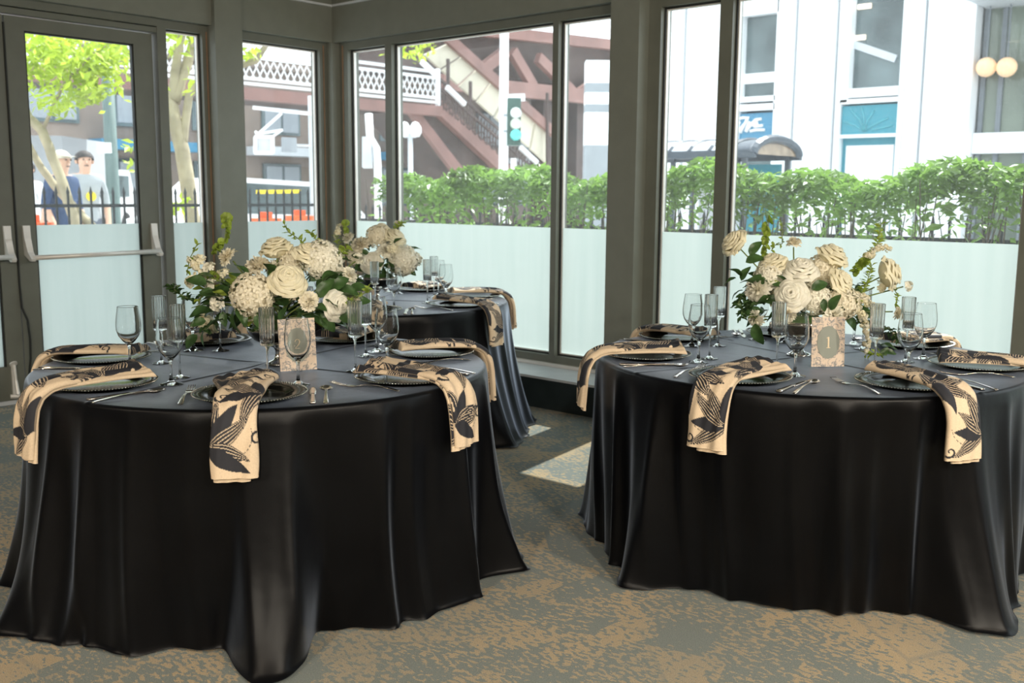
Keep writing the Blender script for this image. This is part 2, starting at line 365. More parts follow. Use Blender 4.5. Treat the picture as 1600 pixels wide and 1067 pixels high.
_wn = [0]
def window_unit(side, u0, u1, g0, g1, label, extra_left=False, zb=ZB):
    """one glazed bay: frame bars round a clear pane, frosted film on its lower half; u along the wall (x on the right, y on the left)"""
    _wn[0] += 1
    def B(mb, a0, a1, d0, d1, z0, z1):     # d: distance into the room
        if side == 'R': mb.box(a0, a1, -d1, -d0, z0, z1)
        else: mb.box(d0, d1, a0, a1, z0, z1)
        return mb
    fr = MB(); D = 0.06
    B(fr, u0, g0, -0.05, D, zb - 0.05, 2.44); B(fr, g1, u1, -0.05, D, zb - 0.05, 2.44)
    B(fr, g0, g1, -0.05, D, ZG, 2.44); B(fr, g0, g1, -0.05, D, zb - 0.05, zb)
    w = struct(fr.build('window_%d' % _wn[0], M['frame']), label)
    gk = MB(); e = 0.009
    for a0, a1, z0, z1 in ((g0, g0 + e, zb, ZG), (g1 - e, g1, zb, ZG), (g0 + e, g1 - e, ZG - e, ZG), (g0 + e, g1 - e, zb, zb + e)):
        B(gk, a0, a1, -0.02, 0.025, z0, z1)
    gk.build('gasket', M['gasket'], w)
    gb = MB(); e2 = 0.016
    for a0, a1, z0, z1 in ((g0 + e, g0 + e2, zb + e, ZG - e), (g1 - e2, g1 - e, zb + e, ZG - e), (g0 + e2, g1 - e2, ZG - e2, ZG - e), (g0 + e2, g1 - e2, zb + e, zb + e2)):
        B(gb, a0, a1, -0.012, 0.012, z0, z1)
    gb.build('glazing_bead', M['white_metal'], w)
    def P(mb, d, z0, z1):
        if side == 'R': mb.add([(g0, -d, z0), (g1, -d, z0), (g1, -d, z1), (g0, -d, z1)], [(0, 1, 2, 3)])
        else: mb.add([(d, g0, z0), (d, g1, z0), (d, g1, z1), (d, g0, z1)], [(0, 1, 2, 3)])
        return mb
    P(MB(), 0.0, zb, ZG).build('pane', M['pane'], w)
    P(MB(), 0.006, zb, ZF).build('frosted_film', M['film'], w)
    return w
window_unit('L', -0.945, -0.128, -0.915, -0.195, 'narrow window left of the corner, frosted below')
window_unit('L', -1.530, -1.150, -1.465, -1.195, 'narrow sidelight window beside the glass door', zb=0.24)
window_unit('R', 0.128, 0.690, 0.225, 0.650, 'narrow window right of the corner, hedge not yet behind it')
window_unit('R', 0.690, 2.260, 0.721, 2.237, 'widest window of the right wall, stairway outside it')
window_unit('R', 2.260, 2.760, 2.283, 2.735, 'narrow window left of the right wall column')
window_unit('R', 2.955, 3.466, 3.041, 3.427, 'narrow window right of the right wall column')
window_unit('R', 3.466, 5.605, 3.506, 5.045, 'wide window behind the right table, white building outside')
window_unit('R', 5.795, 8.205, 5.86, 8.14, 'wide window beyond the right edge of the picture')
MB().box(0.06, 0.066, -1.168, -1.160, 0.2, 2.40).build('bronze_strip', M['brass'], wl)
MB().box(0.06, 0.066, -0.165, -0.157, 0.2, 2.42).build('bronze_strip', M['brass'], wl)
MB().box(0.165, 0.173, -0.066, -0.06, 0.2, 2.42).build('bronze_strip', M['brass'], wr)

# door frame and the two glass doors
tf = struct(MB().box(-0.06, 0.07, -3.60, -1.53, 2.392, 2.44).build('trim_1', M['frame']), 'steel head frame over the double doors')
MB().box(-0.06, 0.055, -3.60, -1.53, 2.352, 2.386).build('head_stop', M['frame'], tf)
MB().box(-0.06, 0.055, -3.60, -3.45, 0, 2.352).build('jamb', M['frame'], tf)
MB().box(-0.06, 0.02, -3.45, -1.54, 0.0, 0.025).build('threshold', M['lightgrey'], tf)
def door(n, y0, y1, g0, g1, label, bar):
    d = MB()
    X0, X1 = -0.02, 0.03
    d.box(X0, X1, y0, g0, 0.03, 2.343); d.box(X0, X1, g1, y1, 0.03, 2.343)
    d.box(X0, X1, g0, g1, 2.265, 2.343); d.box(X0, X1, g0, g1, 0.03, 0.24)
    o = struct(d.build('door_%d' % n, M['frame']), label)
    MB().add([(0, g0, 0.24), (0, g1, 0.24), (0, g1, 2.265), (0, g0, 2.265)], [(0, 1, 2, 3)]).build('pane', M['pane'], o)
    MB().add([(0.006, g0, 0.24), (0.006, g1, 0.24), (0.006, g1, ZF), (0.006, g0, ZF)], [(0, 1, 2, 3)]).build('frosted_film', M['film'], o)
    gk = MB(); e = 0.01
    gk.box(-0.01, 0.02, g0, g0 + e, 0.24, 2.265); gk.box(-0.01, 0.02, g1 - e, g1, 0.24, 2.265); gk.box(-0.01, 0.02, g0, g1, 2.255, 2.265)
    gk.build('gasket', M['gasket'], o)
    a, b = bar
    h = MB().tube([(0.105, a, 0.905), (0.105, b, 0.915)], 0.0155, 12).build('push_bar', M['white_metal'], o, True)
    for yy in (a, b):
        br = MB()
        br.grid([[(0.032 + 0.0, yy - 0.022, 1.10), (0.045, yy - 0.022, 1.10), (0.055, yy - 0.020, 1.02), (0.085, yy - 0.018, 0.94), (0.125, yy - 0.015, 0.90), (0.12, yy - 0.012, 0.885), (0.09, yy - 0.012, 0.885), (0.032, yy - 0.018, 0.92)],
                 [(0.032 + 0.0, yy + 0.022, 1.10), (0.045, yy + 0.022, 1.10), (0.055, yy + 0.020, 1.02), (0.085, yy + 0.018, 0.94), (0.125, yy + 0.015, 0.90), (0.12, yy + 0.012, 0.885), (0.09, yy + 0.012, 0.885), (0.032, yy + 0.018, 0.92)]])
        br.f += [(0, 1, 2, 3, 4, 5, 6, 7), (15, 14, 13, 12, 11, 10, 9, 8), (0, 7, 15, 8)]
        br.build('bar_bracket', M['white_metal'], o)
    return o
d1 = door(1, -2.497, -1.553, -2.383, -1.682, 'right glass door with push bar, frosted below', (-2.445, -1.600))
d2 = door(2, -3.447, -2.505, -3.330, -2.605, 'left glass door cut by the picture edge', (-3.39, -2.560))
# weather strip that hangs loose between the doors, and the foot bolt on the left door
MB().tube([(0.034, -2.503, z) for z in (2.3, 1.6, 0.75)] + [(0.04, -2.500, 0.60), (0.052, -2.475, 0.52), (0.055, -2.468, 0.40), (0.05, -2.47, 0.28), (0.04, -2.49, 0.12)], 0.007, 6).build('weather_strip', M['gasket'], d2)
fb = MB(); fb.tube([(0.045, -2.575, 0.26), (0.05, -2.575, 0.255)], 0.024, 10); fb.tube([(0.055, -2.575, 0.25), (0.06, -2.572, 0.16), (0.07, -2.568, 0.07)], [0.010, 0.009, 0.014], 8)
fb.tube([(0.035, -2.60, 0.055), (0.07, -2.52, 0.05)], 0.013, 8); fb.box(0.03, 0.045, -2.585, -2.565, 0.06, 0.24)
fb.build('foot_bolt', M['white_metal'], d2)

# recessed ceiling lamps of the room (warm)
def downlight(x, y, k):
    o = MB().lathe([(0.085, 0.0), (0.115, 0.0), (0.115, -0.012), (0.085, -0.008), (0.085, 0.0)], 24).build('ceiling_downlight', M['white_metal'], CEIL, False, (x, y, 2.98))
    MB().lathe([(0.0, -0.004), (0.085, -0.004)], 24).build('lens', emat('lamp_lens_%d' % k, (1.0, 0.80, 0.58), 8.0), o)
    l = bpy.data.lights.new('downlight', 'AREA'); l.shape = 'DISK'; l.size = 0.17; l.energy = LAMP_W; l.color = (1.0, 0.84, 0.66); l.spread = 2.4
    lo = link('downlight_bulb', l, o, (0, 0, -0.02))
for k, (x, y) in enumerate([(5.2, -6.2), (7.2, -3.6), (7.4, -6.4), (9.2, -4.6), (5.0, -8.6), (8.6, -2.0), (7.6, -8.8), (3.0, -6.8)]):
    downlight(x, y, k)
# track spotlights on the ceiling behind the viewer, turned to the tables
def track_spot(x, y, tx, ty, where):
    o = MB().tube([(0, 0, 0), (0, 0, -0.16)], 0.012, 8).build('track_spotlight', M['iron'], CEIL, False, (x, y, 2.98))
    d = np.array([tx - x, ty - y, 0.75 - 2.74]); d /= np.linalg.norm(d); c = np.array([0, 0, -0.2])
    MB().tube([c - d * 0.12, c + d * 0.10], [0.07, 0.09], 16, False).build('can', M['iron'], o, True)
    l = bpy.data.lights.new('track_spot', 'SPOT'); l.energy = TRACK_W; l.color = (1.0, 0.90, 0.75); l.spot_size = 1.25; l.spot_blend = 0.8; l.shadow_soft_size = 0.09
    lo = link('spot_bulb', l, o, c + d * 0.09); lo.rotation_euler = Vector(tuple(-d)).to_track_quat('Z', 'Y').to_euler()
track_spot(9.6, -5.4, 4.7, -1.9, 'right of the viewer'); track_spot(8.6, -7.4, 4.2, -2.9, 'behind the viewer')
track_spot(6.6, -9.0, 3.5, -3.2, 'left of the viewer'); track_spot(9.4, -3.2, 4.9, -1.7, 'at the far right')

# ================================================================ TABLES
ZT, RT = 0.715, 0.775
TC = {1: (3.420, -3.063), 2: (4.727, -1.575), 3: (2.018, -1.384)}
TNAME = {1: 'left table', 2: 'right table', 3: 'back table'}
# where the hem of each cloth meets the carpet (traced on the floor), then a natural run of folds round the hidden side
HEM = {
 1: [(0, 1000), (26, 1005), (73, 1002), (105, 1023), (140, 1008), (202, 1027), (294, 1019), (367, 1015), (388, 1049), (436, 1066), (472, 1060), (500, 985), (556, 975), (593, 982), (682, 962), (730, 942), (752, 905), (790, 895), (808, 891), (814, 868)],
 2: [(911, 805), (914, 830), (950, 858), (958, 880), (975, 897), (988, 926), (1036, 924), (1108, 931), (1169, 929), (1231, 940), (1293, 956), (1318, 954), (1351, 962), (1382, 945), (1410, 950), (1456, 965), (1523, 985), (1574, 990), (1588, 955), (1600, 964)],
 3: [(803, 700), (812, 690), (822, 668)],
}
PLEAT = {1: [(40, 1004, .03), (105, 1023, .028), (202, 1027, .034), (388, 1049, .02), (472, 1060, .024), (593, 978, .028), (640, 968, .022), (735, 935, .034), (790, 895, .025)],
 2: [(930, 845, .025), (958, 880, .034), (988, 926, .03), (1060, 926, .022), (1140, 930, .024), (1231, 940, .022), (1293, 956, .034), (1330, 957, .03), (1382, 948, .034), (1456, 965, .03), (1540, 987, .022), (1590, 955, .03)],
 3: [(803, 700, .03), (815, 682, .03), (824, 664, .025)]}
def hem_curve(k, nth):
    cx, cy = TC[k]; A = []; Rr = []
    for px_, py_ in HEM[k]:
        P = on_z(px_, py_, 0.0); dx, dy = P[0] - cx, P[1] - cy
        A.append(math.atan2(dy, dx) % (2 * PI)); Rr.append(max(0.715, min(0.99, math.hypot(dx, dy))))
    th = np.linspace(0, 2 * PI, nth, endpoint=False)
    rng = np.random.RandomState(40 + k)
    nf = 15; ph = rng.rand(nf) * 0.2
    base_a = []; base_r = []
    for i in range(nf):
        a0 = 2 * PI * (i + ph[i]) / nf
        base_a += [a0, a0 + PI / nf]; base_r += [0.86 + 0.08 * rng.rand(), 0.745 + 0.03 * rng.rand()]
    def per(a, r):
        o = np.argsort(a); a = np.array(a)[o]; r = np.array(r)[o]
        a = np.concatenate([a - 2 * PI, a, a + 2 * PI]); r = np.concatenate([r, r, r]); return a, r
    keepA = []; keepR = []
    A = np.array(A)
    for a, r in zip(base_a, base_r):
        a %= 2 * PI
        if np.min(np.abs((A - a + PI) % (2 * PI) - PI)) > 0.22: keepA.append(a); keepR.append(r)
    a, r = per(list(A) + keepA, Rr + keepR)
    v = np.interp(th, a, r)
    w = max(3, nth // 110); ker = np.hanning(2 * w + 1); ker /= ker.sum()
    v = np.convolve(np.concatenate([v[-w:], v, v[:w]]), ker, 'valid')
    return th, v
def tablecloth(k, label):
    nth = 600; th, rb = hem_curve(k, nth)
    rng = np.random.RandomState(k); rows = []
    ct, st = np.cos(th), np.sin(th)
    for r in np.linspace(0.0, RT - 0.015, 10): rows.append((np.full(nth, max(r, 1e-4)), np.full(nth, ZT)))
    for a in (0.35, 0.75, 1.1, 1.4): rows.append((np.full(nth, RT - 0.015 + 0.015 * math.sin(a)), np.full(nth, ZT - 0.015 + 0.015 * math.cos(a))))
    def crest(n, a):        # pinched pleats: narrow ridge, broad hollow
        ph = n * th + rng.rand() * 6.28 + 0.6 * np.sin(3 * th + rng.rand() * 6)
        return a * (2 * (0.5 + 0.5 * np.sin(ph)) ** 2.2 - 0.7)
    mask = 0.55 + 0.45 * np.sin(4 * th + rng.rand() * 6)
    rip = crest(13, 0.030) * mask + crest(21, 0.018) * (1.1 - mask) + crest(34, 0.004)
    for px_, py_, amp in PLEAT[k]:
        P_ = on_z(px_, py_, 0.0); a_ = math.atan2(P_[1] - TC[k][1], P_[0] - TC[k][0]); dth = (th - a_ + PI) % (2 * PI) - PI
        rip = rip + amp * (1.25 * np.exp(-(dth / 0.030) ** 2) - 0.75 * np.exp(-((dth - 0.085) / 0.05) ** 2) - 0.35 * np.exp(-((dth + 0.09) / 0.06) ** 2))
    thx = np.concatenate([th - 2 * PI, th, th + 2 * PI]); rbx = np.tile(rb, 3); ripx = np.tile(rip, 3)
    hi = np.clip((rb - RT) / 0.15, -0.3, 1.3)
    for t in np.linspace(0.03, 1.0, 54):
        z = (ZT - 0.015) * (1 - t)
        f = 0.62 * t ** 1.25 + 0.38 * t ** 3
        tw = 0.05 * math.sin(3 * t + k) * t
        rr = RT + 0.004 + (np.interp(th - tw, thx, rbx) - RT) * f + np.interp(th + 0.6 * tw, thx, ripx) * (t ** 0.75) * (1 - 0.45 * t)
        fl = np.exp(-(1 - t) / 0.035) * 0.012 * np.clip(hi + 0.4, 0, 1.4)
        zz = np.full(nth, z)
        zz = np.maximum(zz, 0.006 + 0.006 * np.abs(np.sin(9 * th)) * (t > 0.97))
        rows.append((rr + fl, zz))
    P = np.array([np.stack([r * ct, r * st, z], 1) for r, z in rows])
    mb = MB(); n = nth; R_ = len(rows)
    mb.add(P.reshape(-1, 3), [(i * n + j, i * n + (j + 1) % n, (i + 1) * n + (j + 1) % n, (i + 1) * n + j) for i in range(R_ - 1) for j in range(n)])
    # pressed fold creases across the top
    ang = {1: 0.25, 2: -0.35, 3: 0.5}[k]
    V = np.array(mb.v); 
    for a in (ang, ang + PI / 2):
        dd = np.abs(V[:, 0] * math.sin(a) - V[:, 1] * math.cos(a)); top = V[:, 2] > ZT - 0.012
        V[top, 2] += 0.003 * np.exp(-(dd[top] / 0.006) ** 2)
    mb.v = [tuple(p) for p in V]
    o = mb.build('tablecloth', M['satin'], None, True, (*TC[k], 0))
    return tag(o, label, 'tablecloth', 'black floor length tablecloths')
tablecloth(1, 'black satin tablecloth draped to the floor on the left front table')
tablecloth(2, 'black satin tablecloth draped to the floor on the right front table')
tablecloth(3, 'black satin tablecloth of the back table near the corner windows')
for k in (1, 2, 3):
    t = empty('round_table', (*TC[k], 0))
    tag(t, 'round banquet table hidden under the black cloth, the %s' % TNAME[k], 'table', 'round banquet tables')
    MB().lathe([(0.0, ZT - 0.030), (0.745, ZT - 0.030), (0.755, ZT - 0.022), (0.755, ZT - 0.012), (0.745, ZT - 0.006), (0.0, ZT - 0.006)], 48).build('tabletop', M['wood'], t)
    for a in range(4):
        x, y = 0.42 * math.cos(a * PI / 2 + 0.7), 0.42 * math.sin(a * PI / 2 + 0.7)
        MB().tube([(x, y, 0), (x, y, ZT - 0.03)], 0.016, 8).build('leg', M['grey'], t)

# ---------------------------------------------------------------- printed napkins
def ink_pattern(U, V, seed):
    """black botanical print: fans of striped and solid petals, curls and stitched arcs; U along the strip, V across (metres)"""
    rng = np.random.RandomState(seed); I = np.zeros_like(U)
    def petal(bu, bv, ang, L, W, bend, mode):
        du, dv = U - bu, V - bv
        a = du * math.cos(ang) + dv * math.sin(ang); c = -du * math.sin(ang) + dv * math.cos(ang)
        c = c - bend * a * a / L
        t = a / L; tt = np.clip(t, 0.0, 1.0)
        h = W * np.sin(PI * tt ** 0.75) ** 0.85 + 1e-5
        ins = (t > 0) & (t < 1) & (np.abs(c) < h)
        q = c / h
        if mode == 0: on = ins
        else:
            fr = np.abs(((q + 1) * 2.5) % 1.0 - 0.5)
            on = ins & ((fr > 0.13) | (np.abs(q) > 0.88))
        I[ins] = 0; I[on] = 1
    def curl(bu, bv, r, ang, turns, wd_):
        n = 60; tt = np.linspace(0, 1, n)
        for t in tt:
            rr = r * (1 - 0.85 * t); aa = ang + turns * 2 * PI * t
            I[(U - bu - rr * math.cos(aa)) ** 2 + (V - bv - rr * math.sin(aa)) ** 2 < (wd_ * (0.5 + 0.5 * (1 - t))) ** 2] = 1
    def arc(bu, bv, r, a0, a1):
        d = np.hypot(U - bu, V - bv); an = np.arctan2(V - bv, U - bu)
        I[(np.abs(d - r) < 0.0011) & (an > a0) & (an < a1) & (np.sin(an * 30) > -0.5)] = 1
    L0 = U.max()
    base = [(0.02, 0.05, -2.4), (0.13, -0.066, 1.2), (0.27, 0.068, -1.6), (0.455, -0.066, 2.05)] if seed % 2 else [(0.03, -0.05, 1.0), (0.16, 0.066, -1.4), (0.30, -0.066, 1.3), (0.47, 0.062, -2.1)]
    for bu, bv, a0 in base:
        bu += rng.uniform(-0.015, 0.015); bv += rng.uniform(-0.012, 0.012); a0 += rng.uniform(-0.15, 0.15)
        arc(bu - 0.03, bv * 0.2, 0.05 + 0.015 * rng.rand(), rng.uniform(-2.8, -1), rng.uniform(0, 2))
        for j, mo in enumerate((1, 0, 1, 1, 0)):
            petal(bu, bv, a0 + (2 - j) * 0.56 + rng.uniform(-0.06, 0.06), rng.uniform(0.105, 0.14), rng.uniform(0.019, 0.024), rng.uniform(-0.25, 0.25), mo)
        curl(bu + 0.05 * math.cos(a0 + 2.3), bv * -0.75, 0.021, a0, 1.15, 0.0036)
    return I
def napkin_mesh(seed):
    rng = np.random.RandomState(seed)
    # centre line (x outward from the plate centre, z above the table top)
    ctrl = np.array([(-0.135, 0.034), (-0.08, 0.037), (0.0, 0.036), (0.08, 0.033), (0.14, 0.030), (0.175, 0.022), (0.205, 0.002), (0.222, -0.03), (0.230, -0.07), (0.234, -0.12), (0.238, -0.183 - 0.012 * rng.rand())])
    seg = np.r_[0, np.cumsum(np.hypot(*np.diff(ctrl, axis=0).T))]
    NS, NU = 230, 92
    V_ = []; F_ = []; INK = []
    for lay in (0, 1):
        ns, nu = NS, NU
        s = np.linspace(0, seg[-1] - (0.0 if lay else 0.012), ns)
        cx = np.interp(s, seg, ctrl[:, 0]); cz = np.interp(s, seg, ctrl[:, 1])
        ker = np.hanning(15); ker /= ker.sum()
        cx = np.convolve(np.pad(cx, 7, 'reflect', reflect_type='odd'), ker, 'valid'); cz = np.convolve(np.pad(cz, 7, 'reflect', reflect_type='odd'), ker, 'valid')
        tx, tz = np.gradient(cx), np.gradient(cz); L = np.hypot(tx, tz); tx /= L; tz /= L
        nx, nz = -tz, tx
        w = 0.063 + 0.003 * np.sin(5 * s / seg[-1] * 3 + seed)           # half width
        off = np.full(ns, 0.0)
        yaw = rng.uniform(-0.16, 0.16)
        if lay:          # lower fold slips out to one side
            sg = -1 if seed % 2 else 1
            w = w * 0.80; off = sg * (0.030 + 0.012 * s / seg[-1])
            yaw0 = 0.10 * sg
        else: yaw0 = 0.0
        u = np.linspace(-1, 1, nu)
        th = 0.0125 if lay == 0 else 0.008
        lift = 0.006 if lay == 0 else -0.003
        fold = 0.004 * np.sin(u * 4 + seed)[None, :] * np.sin(s / seg[-1] * 4 + seed)[:, None] + 0.0022 * np.sin(u * 9 + seed * 2 + s[:, None] * 25)
        edge = (1 - np.abs(u) ** 5)
        yy = off[:, None] + w[:, None] * u[None, :] + (yaw + yaw0) * np.clip(0.16 - s, -0.1, 1)[:, None]
        hh = lift + th * (np.clip(edge, 0, 1) ** 0.5)[None, :] + fold * np.clip(edge, 0, 1)[None, :]
        # rolled inner end
        hh = hh + 0.010 * np.exp(-(s[:, None] / 0.03) ** 2) * np.clip(edge, 0, 1)[None, :]
        endr = np.clip(s / 0.008, 0, 1)[:, None] ** 0.5
        hh = lift - th * 0.5 + (hh - lift + th * 0.5) * endr
        top = np.stack([cx[:, None] + nx[:, None] * hh, yy, cz[:, None] + nz[:, None] * hh], 2)
        hb = np.full((ns, nu), lift - th * 0.6)
        bot = np.stack([cx[:, None] + nx[:, None] * hb, yy, cz[:, None] + nz[:, None] * hb], 2)
        ink = ink_pattern(np.broadcast_to(s[:, None], yy.shape).copy(), yy - off[:, None] + (0.05 if lay else 0), seed * 3 + lay)
        k0 = len(V_)
        V_ += top.reshape(-1, 3).tolist(); INK += ink.reshape(-1).tolist()
        k1 = len(V_); jb = [0, nu // 2, nu - 1]
        sb = list(range(0, ns, 6)) + ([ns - 1] if (ns - 1) % 6 else [])
        F_ += [(k0 + i * nu + j, k0 + (i + 1) * nu + j, k0 + (i + 1) * nu + j + 1, k0 + i * nu + j + 1) for i in range(ns - 1) for j in range(nu - 1)]
        V_ += bot[:, jb].reshape(-1, 3).tolist(); INK += [0.0] * (ns * 3)
        F_ += [(k1 + i * 3 + j, k1 + i * 3 + j + 1, k1 + (i + 1) * 3 + j + 1, k1 + (i + 1) * 3 + j) for i in range(ns - 1) for j in range(2)]
        for i in range(ns - 1):
            F_.append((k0 + i * nu, k1 + i * 3, k1 + (i + 1) * 3, k0 + (i + 1) * nu))
            F_.append((k0 + i * nu + nu - 1, k0 + (i + 1) * nu + nu - 1, k1 + (i + 1) * 3 + 2, k1 + i * 3 + 2))
        for i in (0, ns - 1):
            F_.append(tuple([k0 + i * nu + j for j in range(nu)] + [k1 + i * 3 + j for j in (2, 1, 0)]))
    me = bpy.data.meshes.new('napkin'); me.from_pydata(V_, [], F_); me.update(); me.materials.append(M['napkin'])
    at_ = me.attributes.new('ink', 'FLOAT', 'POINT'); at_.data.foreach_set('value', INK); me.shade_smooth()
    return me
NAPK = [napkin_mesh(s) for s in (1, 2, 3, 4, 5, 6)]

# ---------------------------------------------------------------- tableware
def charger_meshes():
    p = MB().lathe([(0.0, 0.004), (0.100, 0.004), (0.110, 0.006), (0.122, 0.012), (0.140, 0.0165), (0.164, 0.0185), (0.166, 0.0165), (0.140, 0.0135), (0.122, 0.008), (0.108, 0.0), (0.0, 0.0)], 64).mesh('charger_plate', M['charger'], True)
    n = 110; mb = MB()
    for i in range(n):
        a = 2 * PI * i / n; x, y = 0.1655 * math.cos(a), 0.1655 * math.sin(a); r = 0.0030
        mb.add([(x + r, y, 0.0185), (x, y + r, 0.0185), (x - r, y, 0.0185), (x, y - r, 0.0185), (x, y, 0.0185 + r), (x, y, 0.0185 - r)],
               [(0, 1, 4), (1, 2, 4), (2, 3, 4), (3, 0, 4), (1, 0, 5), (2, 1, 5), (3, 2, 5), (0, 3, 5)])
    return p, mb.mesh('beaded_rim', M['bead'], True)
CH_P, CH_B = charger_meshes()
def wine_mesh():
    o = [(0.0, 0.0015), (0.034, 0.001), (0.0375, 0.002), (0.034, 0.0042), (0.016, 0.008), (0.0065, 0.016), (0.0046, 0.035), (0.0044, 0.060), (0.0056, 0.074), (0.010, 0.082), (0.021, 0.093), (0.0335, 0.110), (0.0405, 0.130), (0.0415, 0.148), (0.0395, 0.172), (0.0355, 0.198), (0.0342, 0.2095), (0.0341, 0.2106), (0.0338, 0.2111)]
    i = [(0.0334, 0.2111), (0.0331, 0.2106), (0.0332, 0.2095), (0.0346, 0.198), (0.0385, 0.172), (0.0404, 0.148), (0.0394, 0.130), (0.0324, 0.111), (0.020, 0.0955), (0.010, 0.0875), (0.0, 0.0855)]
    return MB().lathe(o + i, 40).mesh('wine_glass', M['glass'], True)
def flute_meshes():
    bowl = [(0.0, 0.117), (0.010, 0.117), (0.0195, 0.119), (0.0212, 0.124), (0.0222, 0.160), (0.0230, 0.200), (0.0232, 0.2385), (0.0232, 0.2396), (0.0229, 0.2401), (0.0225, 0.2401), (0.0222, 0.2396), (0.0221, 0.2385), (0.0218, 0.200), (0.0209, 0.160), (0.0198, 0.128), (0.0, 0.1265)]
    nr = 18
    def mod(a, i): return 0.0015 * abs(math.cos(nr * a / 2)) if 2 < i < 10 else 0
    b = MB().lathe(bowl, nr * 10, mod).mesh('ribbed_bowl', M['ribglass'], True)
    s = MB().lathe([(0.0, 0.001), (0.031, 0.001), (0.0335, 0.002), (0.031, 0.0035), (0.012, 0.007), (0.0042, 0.014), (0.0034, 0.03), (0.0032, 0.09), (0.0045, 0.108), (0.0085, 0.1155), (0.0085, 0.1168), (0.0, 0.1168)], 28).mesh('stem_and_foot', M['glass'], True)
    return b, s
WINE = wine_mesh(); FL_B, FL_S = flute_meshes()
def strip(mb, xs, ws, zs, th=0.0022, y0=0.0, cup=0.0):
    n = 5; top = []; bot = []
    for x, w, z in zip(xs, ws, zs):
        top.append([(x, y0 + w * (j / (n - 1) * 2 - 1), z + th - cup * (1 - (j / (n - 1) * 2 - 1) ** 2) * (w / 0.02) ** 2) for j in range(n)])
        bot.append([(x, y0 + w * (j / (n - 1) * 2 - 1), z - cup * (1 - (j / (n - 1) * 2 - 1) ** 2) * (w / 0.02) ** 2) for j in range(n)])
    mb.grid(top); mb.grid(np.array(bot)[:, ::-1])
    N = len(xs); k = len(mb.v) - 2 * N * n
    for i in range(N - 1):
        mb.f += [(k + i * n, k + (i + 1) * n, k + N * n + (i + 1) * n + n - 1, k + N * n + i * n + n - 1),
                 (k + i * n + n - 1, k + N * n + i * n, k + N * n + (i + 1) * n, k + (i + 1) * n + n - 1)]
    for i in (0, N - 1):
        mb.f.append(tuple([k + i * n + j for j in range(n)] + [k + N * n + i * n + j for j in range(n)]))
def fork_mesh():
    mb = MB()
    strip(mb, [-0.055, -0.045, -0.025, -0.01, 0.02, 0.06, 0.10, 0.128, 0.134], [0.0115, 0.0125, 0.011, 0.0045, 0.003, 0.004, 0.0065, 0.0075, 0.005], [0.004, 0.003, 0.003, 0.006, 0.011, 0.012, 0.007, 0.002, 0.0015])
    for y in (-0.0095, -0.0032, 0.0032, 0.0095):
        strip(mb, [-0.110, -0.095, -0.07, -0.053], [0.0008, 0.0016, 0.0018, 0.0022], [0.012, 0.008, 0.0045, 0.004], 0.0018, y)
    return mb.mesh('dinner_fork', M['steel'], True)
def knife_mesh():
    mb = MB()
    strip(mb, [-0.120, -0.112, -0.09, -0.05, -0.01, 0.0], [0.002, 0.006, 0.0095, 0.010, 0.009, 0.005], [0.001] * 6, 0.0016)
    strip(mb, [-0.004, 0.01, 0.05, 0.10, 0.120, 0.124], [0.0048, 0.0052, 0.0062, 0.0082, 0.0085, 0.006], [0.0] * 6, 0.0065)
    return mb.mesh('dinner_knife', M['steel'], True)
def spoon_mesh():
    mb = MB(); xs = np.linspace(-0.112, -0.052, 11)
    strip(mb, list(xs), [max(0.001, 0.0205 * math.sqrt(max(0, 1 - ((x + 0.082) / 0.0302) ** 2))) for x in xs], [0.008 + 0.002 * abs((x + 0.082) / 0.03) ** 2 for x in xs], 0.0018, 0.0, 0.007)
    strip(mb, [-0.056, -0.045, -0.02, 0.03, 0.08, 0.112, 0.120], [0.006, 0.0042, 0.003, 0.0038, 0.006, 0.0078, 0.005], [0.008, 0.009, 0.010, 0.009, 0.005, 0.002, 0.001], 0.0024)
    return mb.mesh('table_spoon', M['steel'], True)
FORK, KNIFE, SPOON = fork_mesh(), knife_mesh(), spoon_mesh()

SEATS = {
 1: [(-39.5, 'nearest the viewer'), (-91.0, 'at the left front'), (-142.5, 'at the far left by the door'), (166.5, 'at the back left under the flowers'), (114.0, 'behind the numeral card'), (63.5, 'at the right back'), (12.0, 'at the right front')],
 2: [(-84.0, 'at the front left'), (-135.0, 'at the far left'), (173.0, 'at the left back'), (123.0, 'behind the wine glass, at the back'), (71.5, 'at the right back under the flowers'), (21.0, 'at the far right'), (-31.5, 'at the front right')],
 3: [(10.0, 'at its right front'), (59.0, 'at its right back'), (108.0, 'at its back by the window'), (-41.4, 'at its front'), (-93.0, 'at its left front')],
}
SKIP = set()
def pose(o, k, ang, x, y, z=0.0, spin=0.0):
    a = math.radians(ang); cx, cy = TC[k]
    X = 0.60 + x
    o.location = (cx + X * math.cos(a) - y * math.sin(a), cy + X * math.sin(a) + y * math.cos(a), ZT + 0.0005 + z)
    o.rotation_euler = (0, 0, a + spin); return o
NAPSEL = {1: [0, 1, 2, 3, 4, 5, 2], 2: [3, 1, 4, 0, 2, 4, 5], 3: [3, 5, 2, 1, 0]}
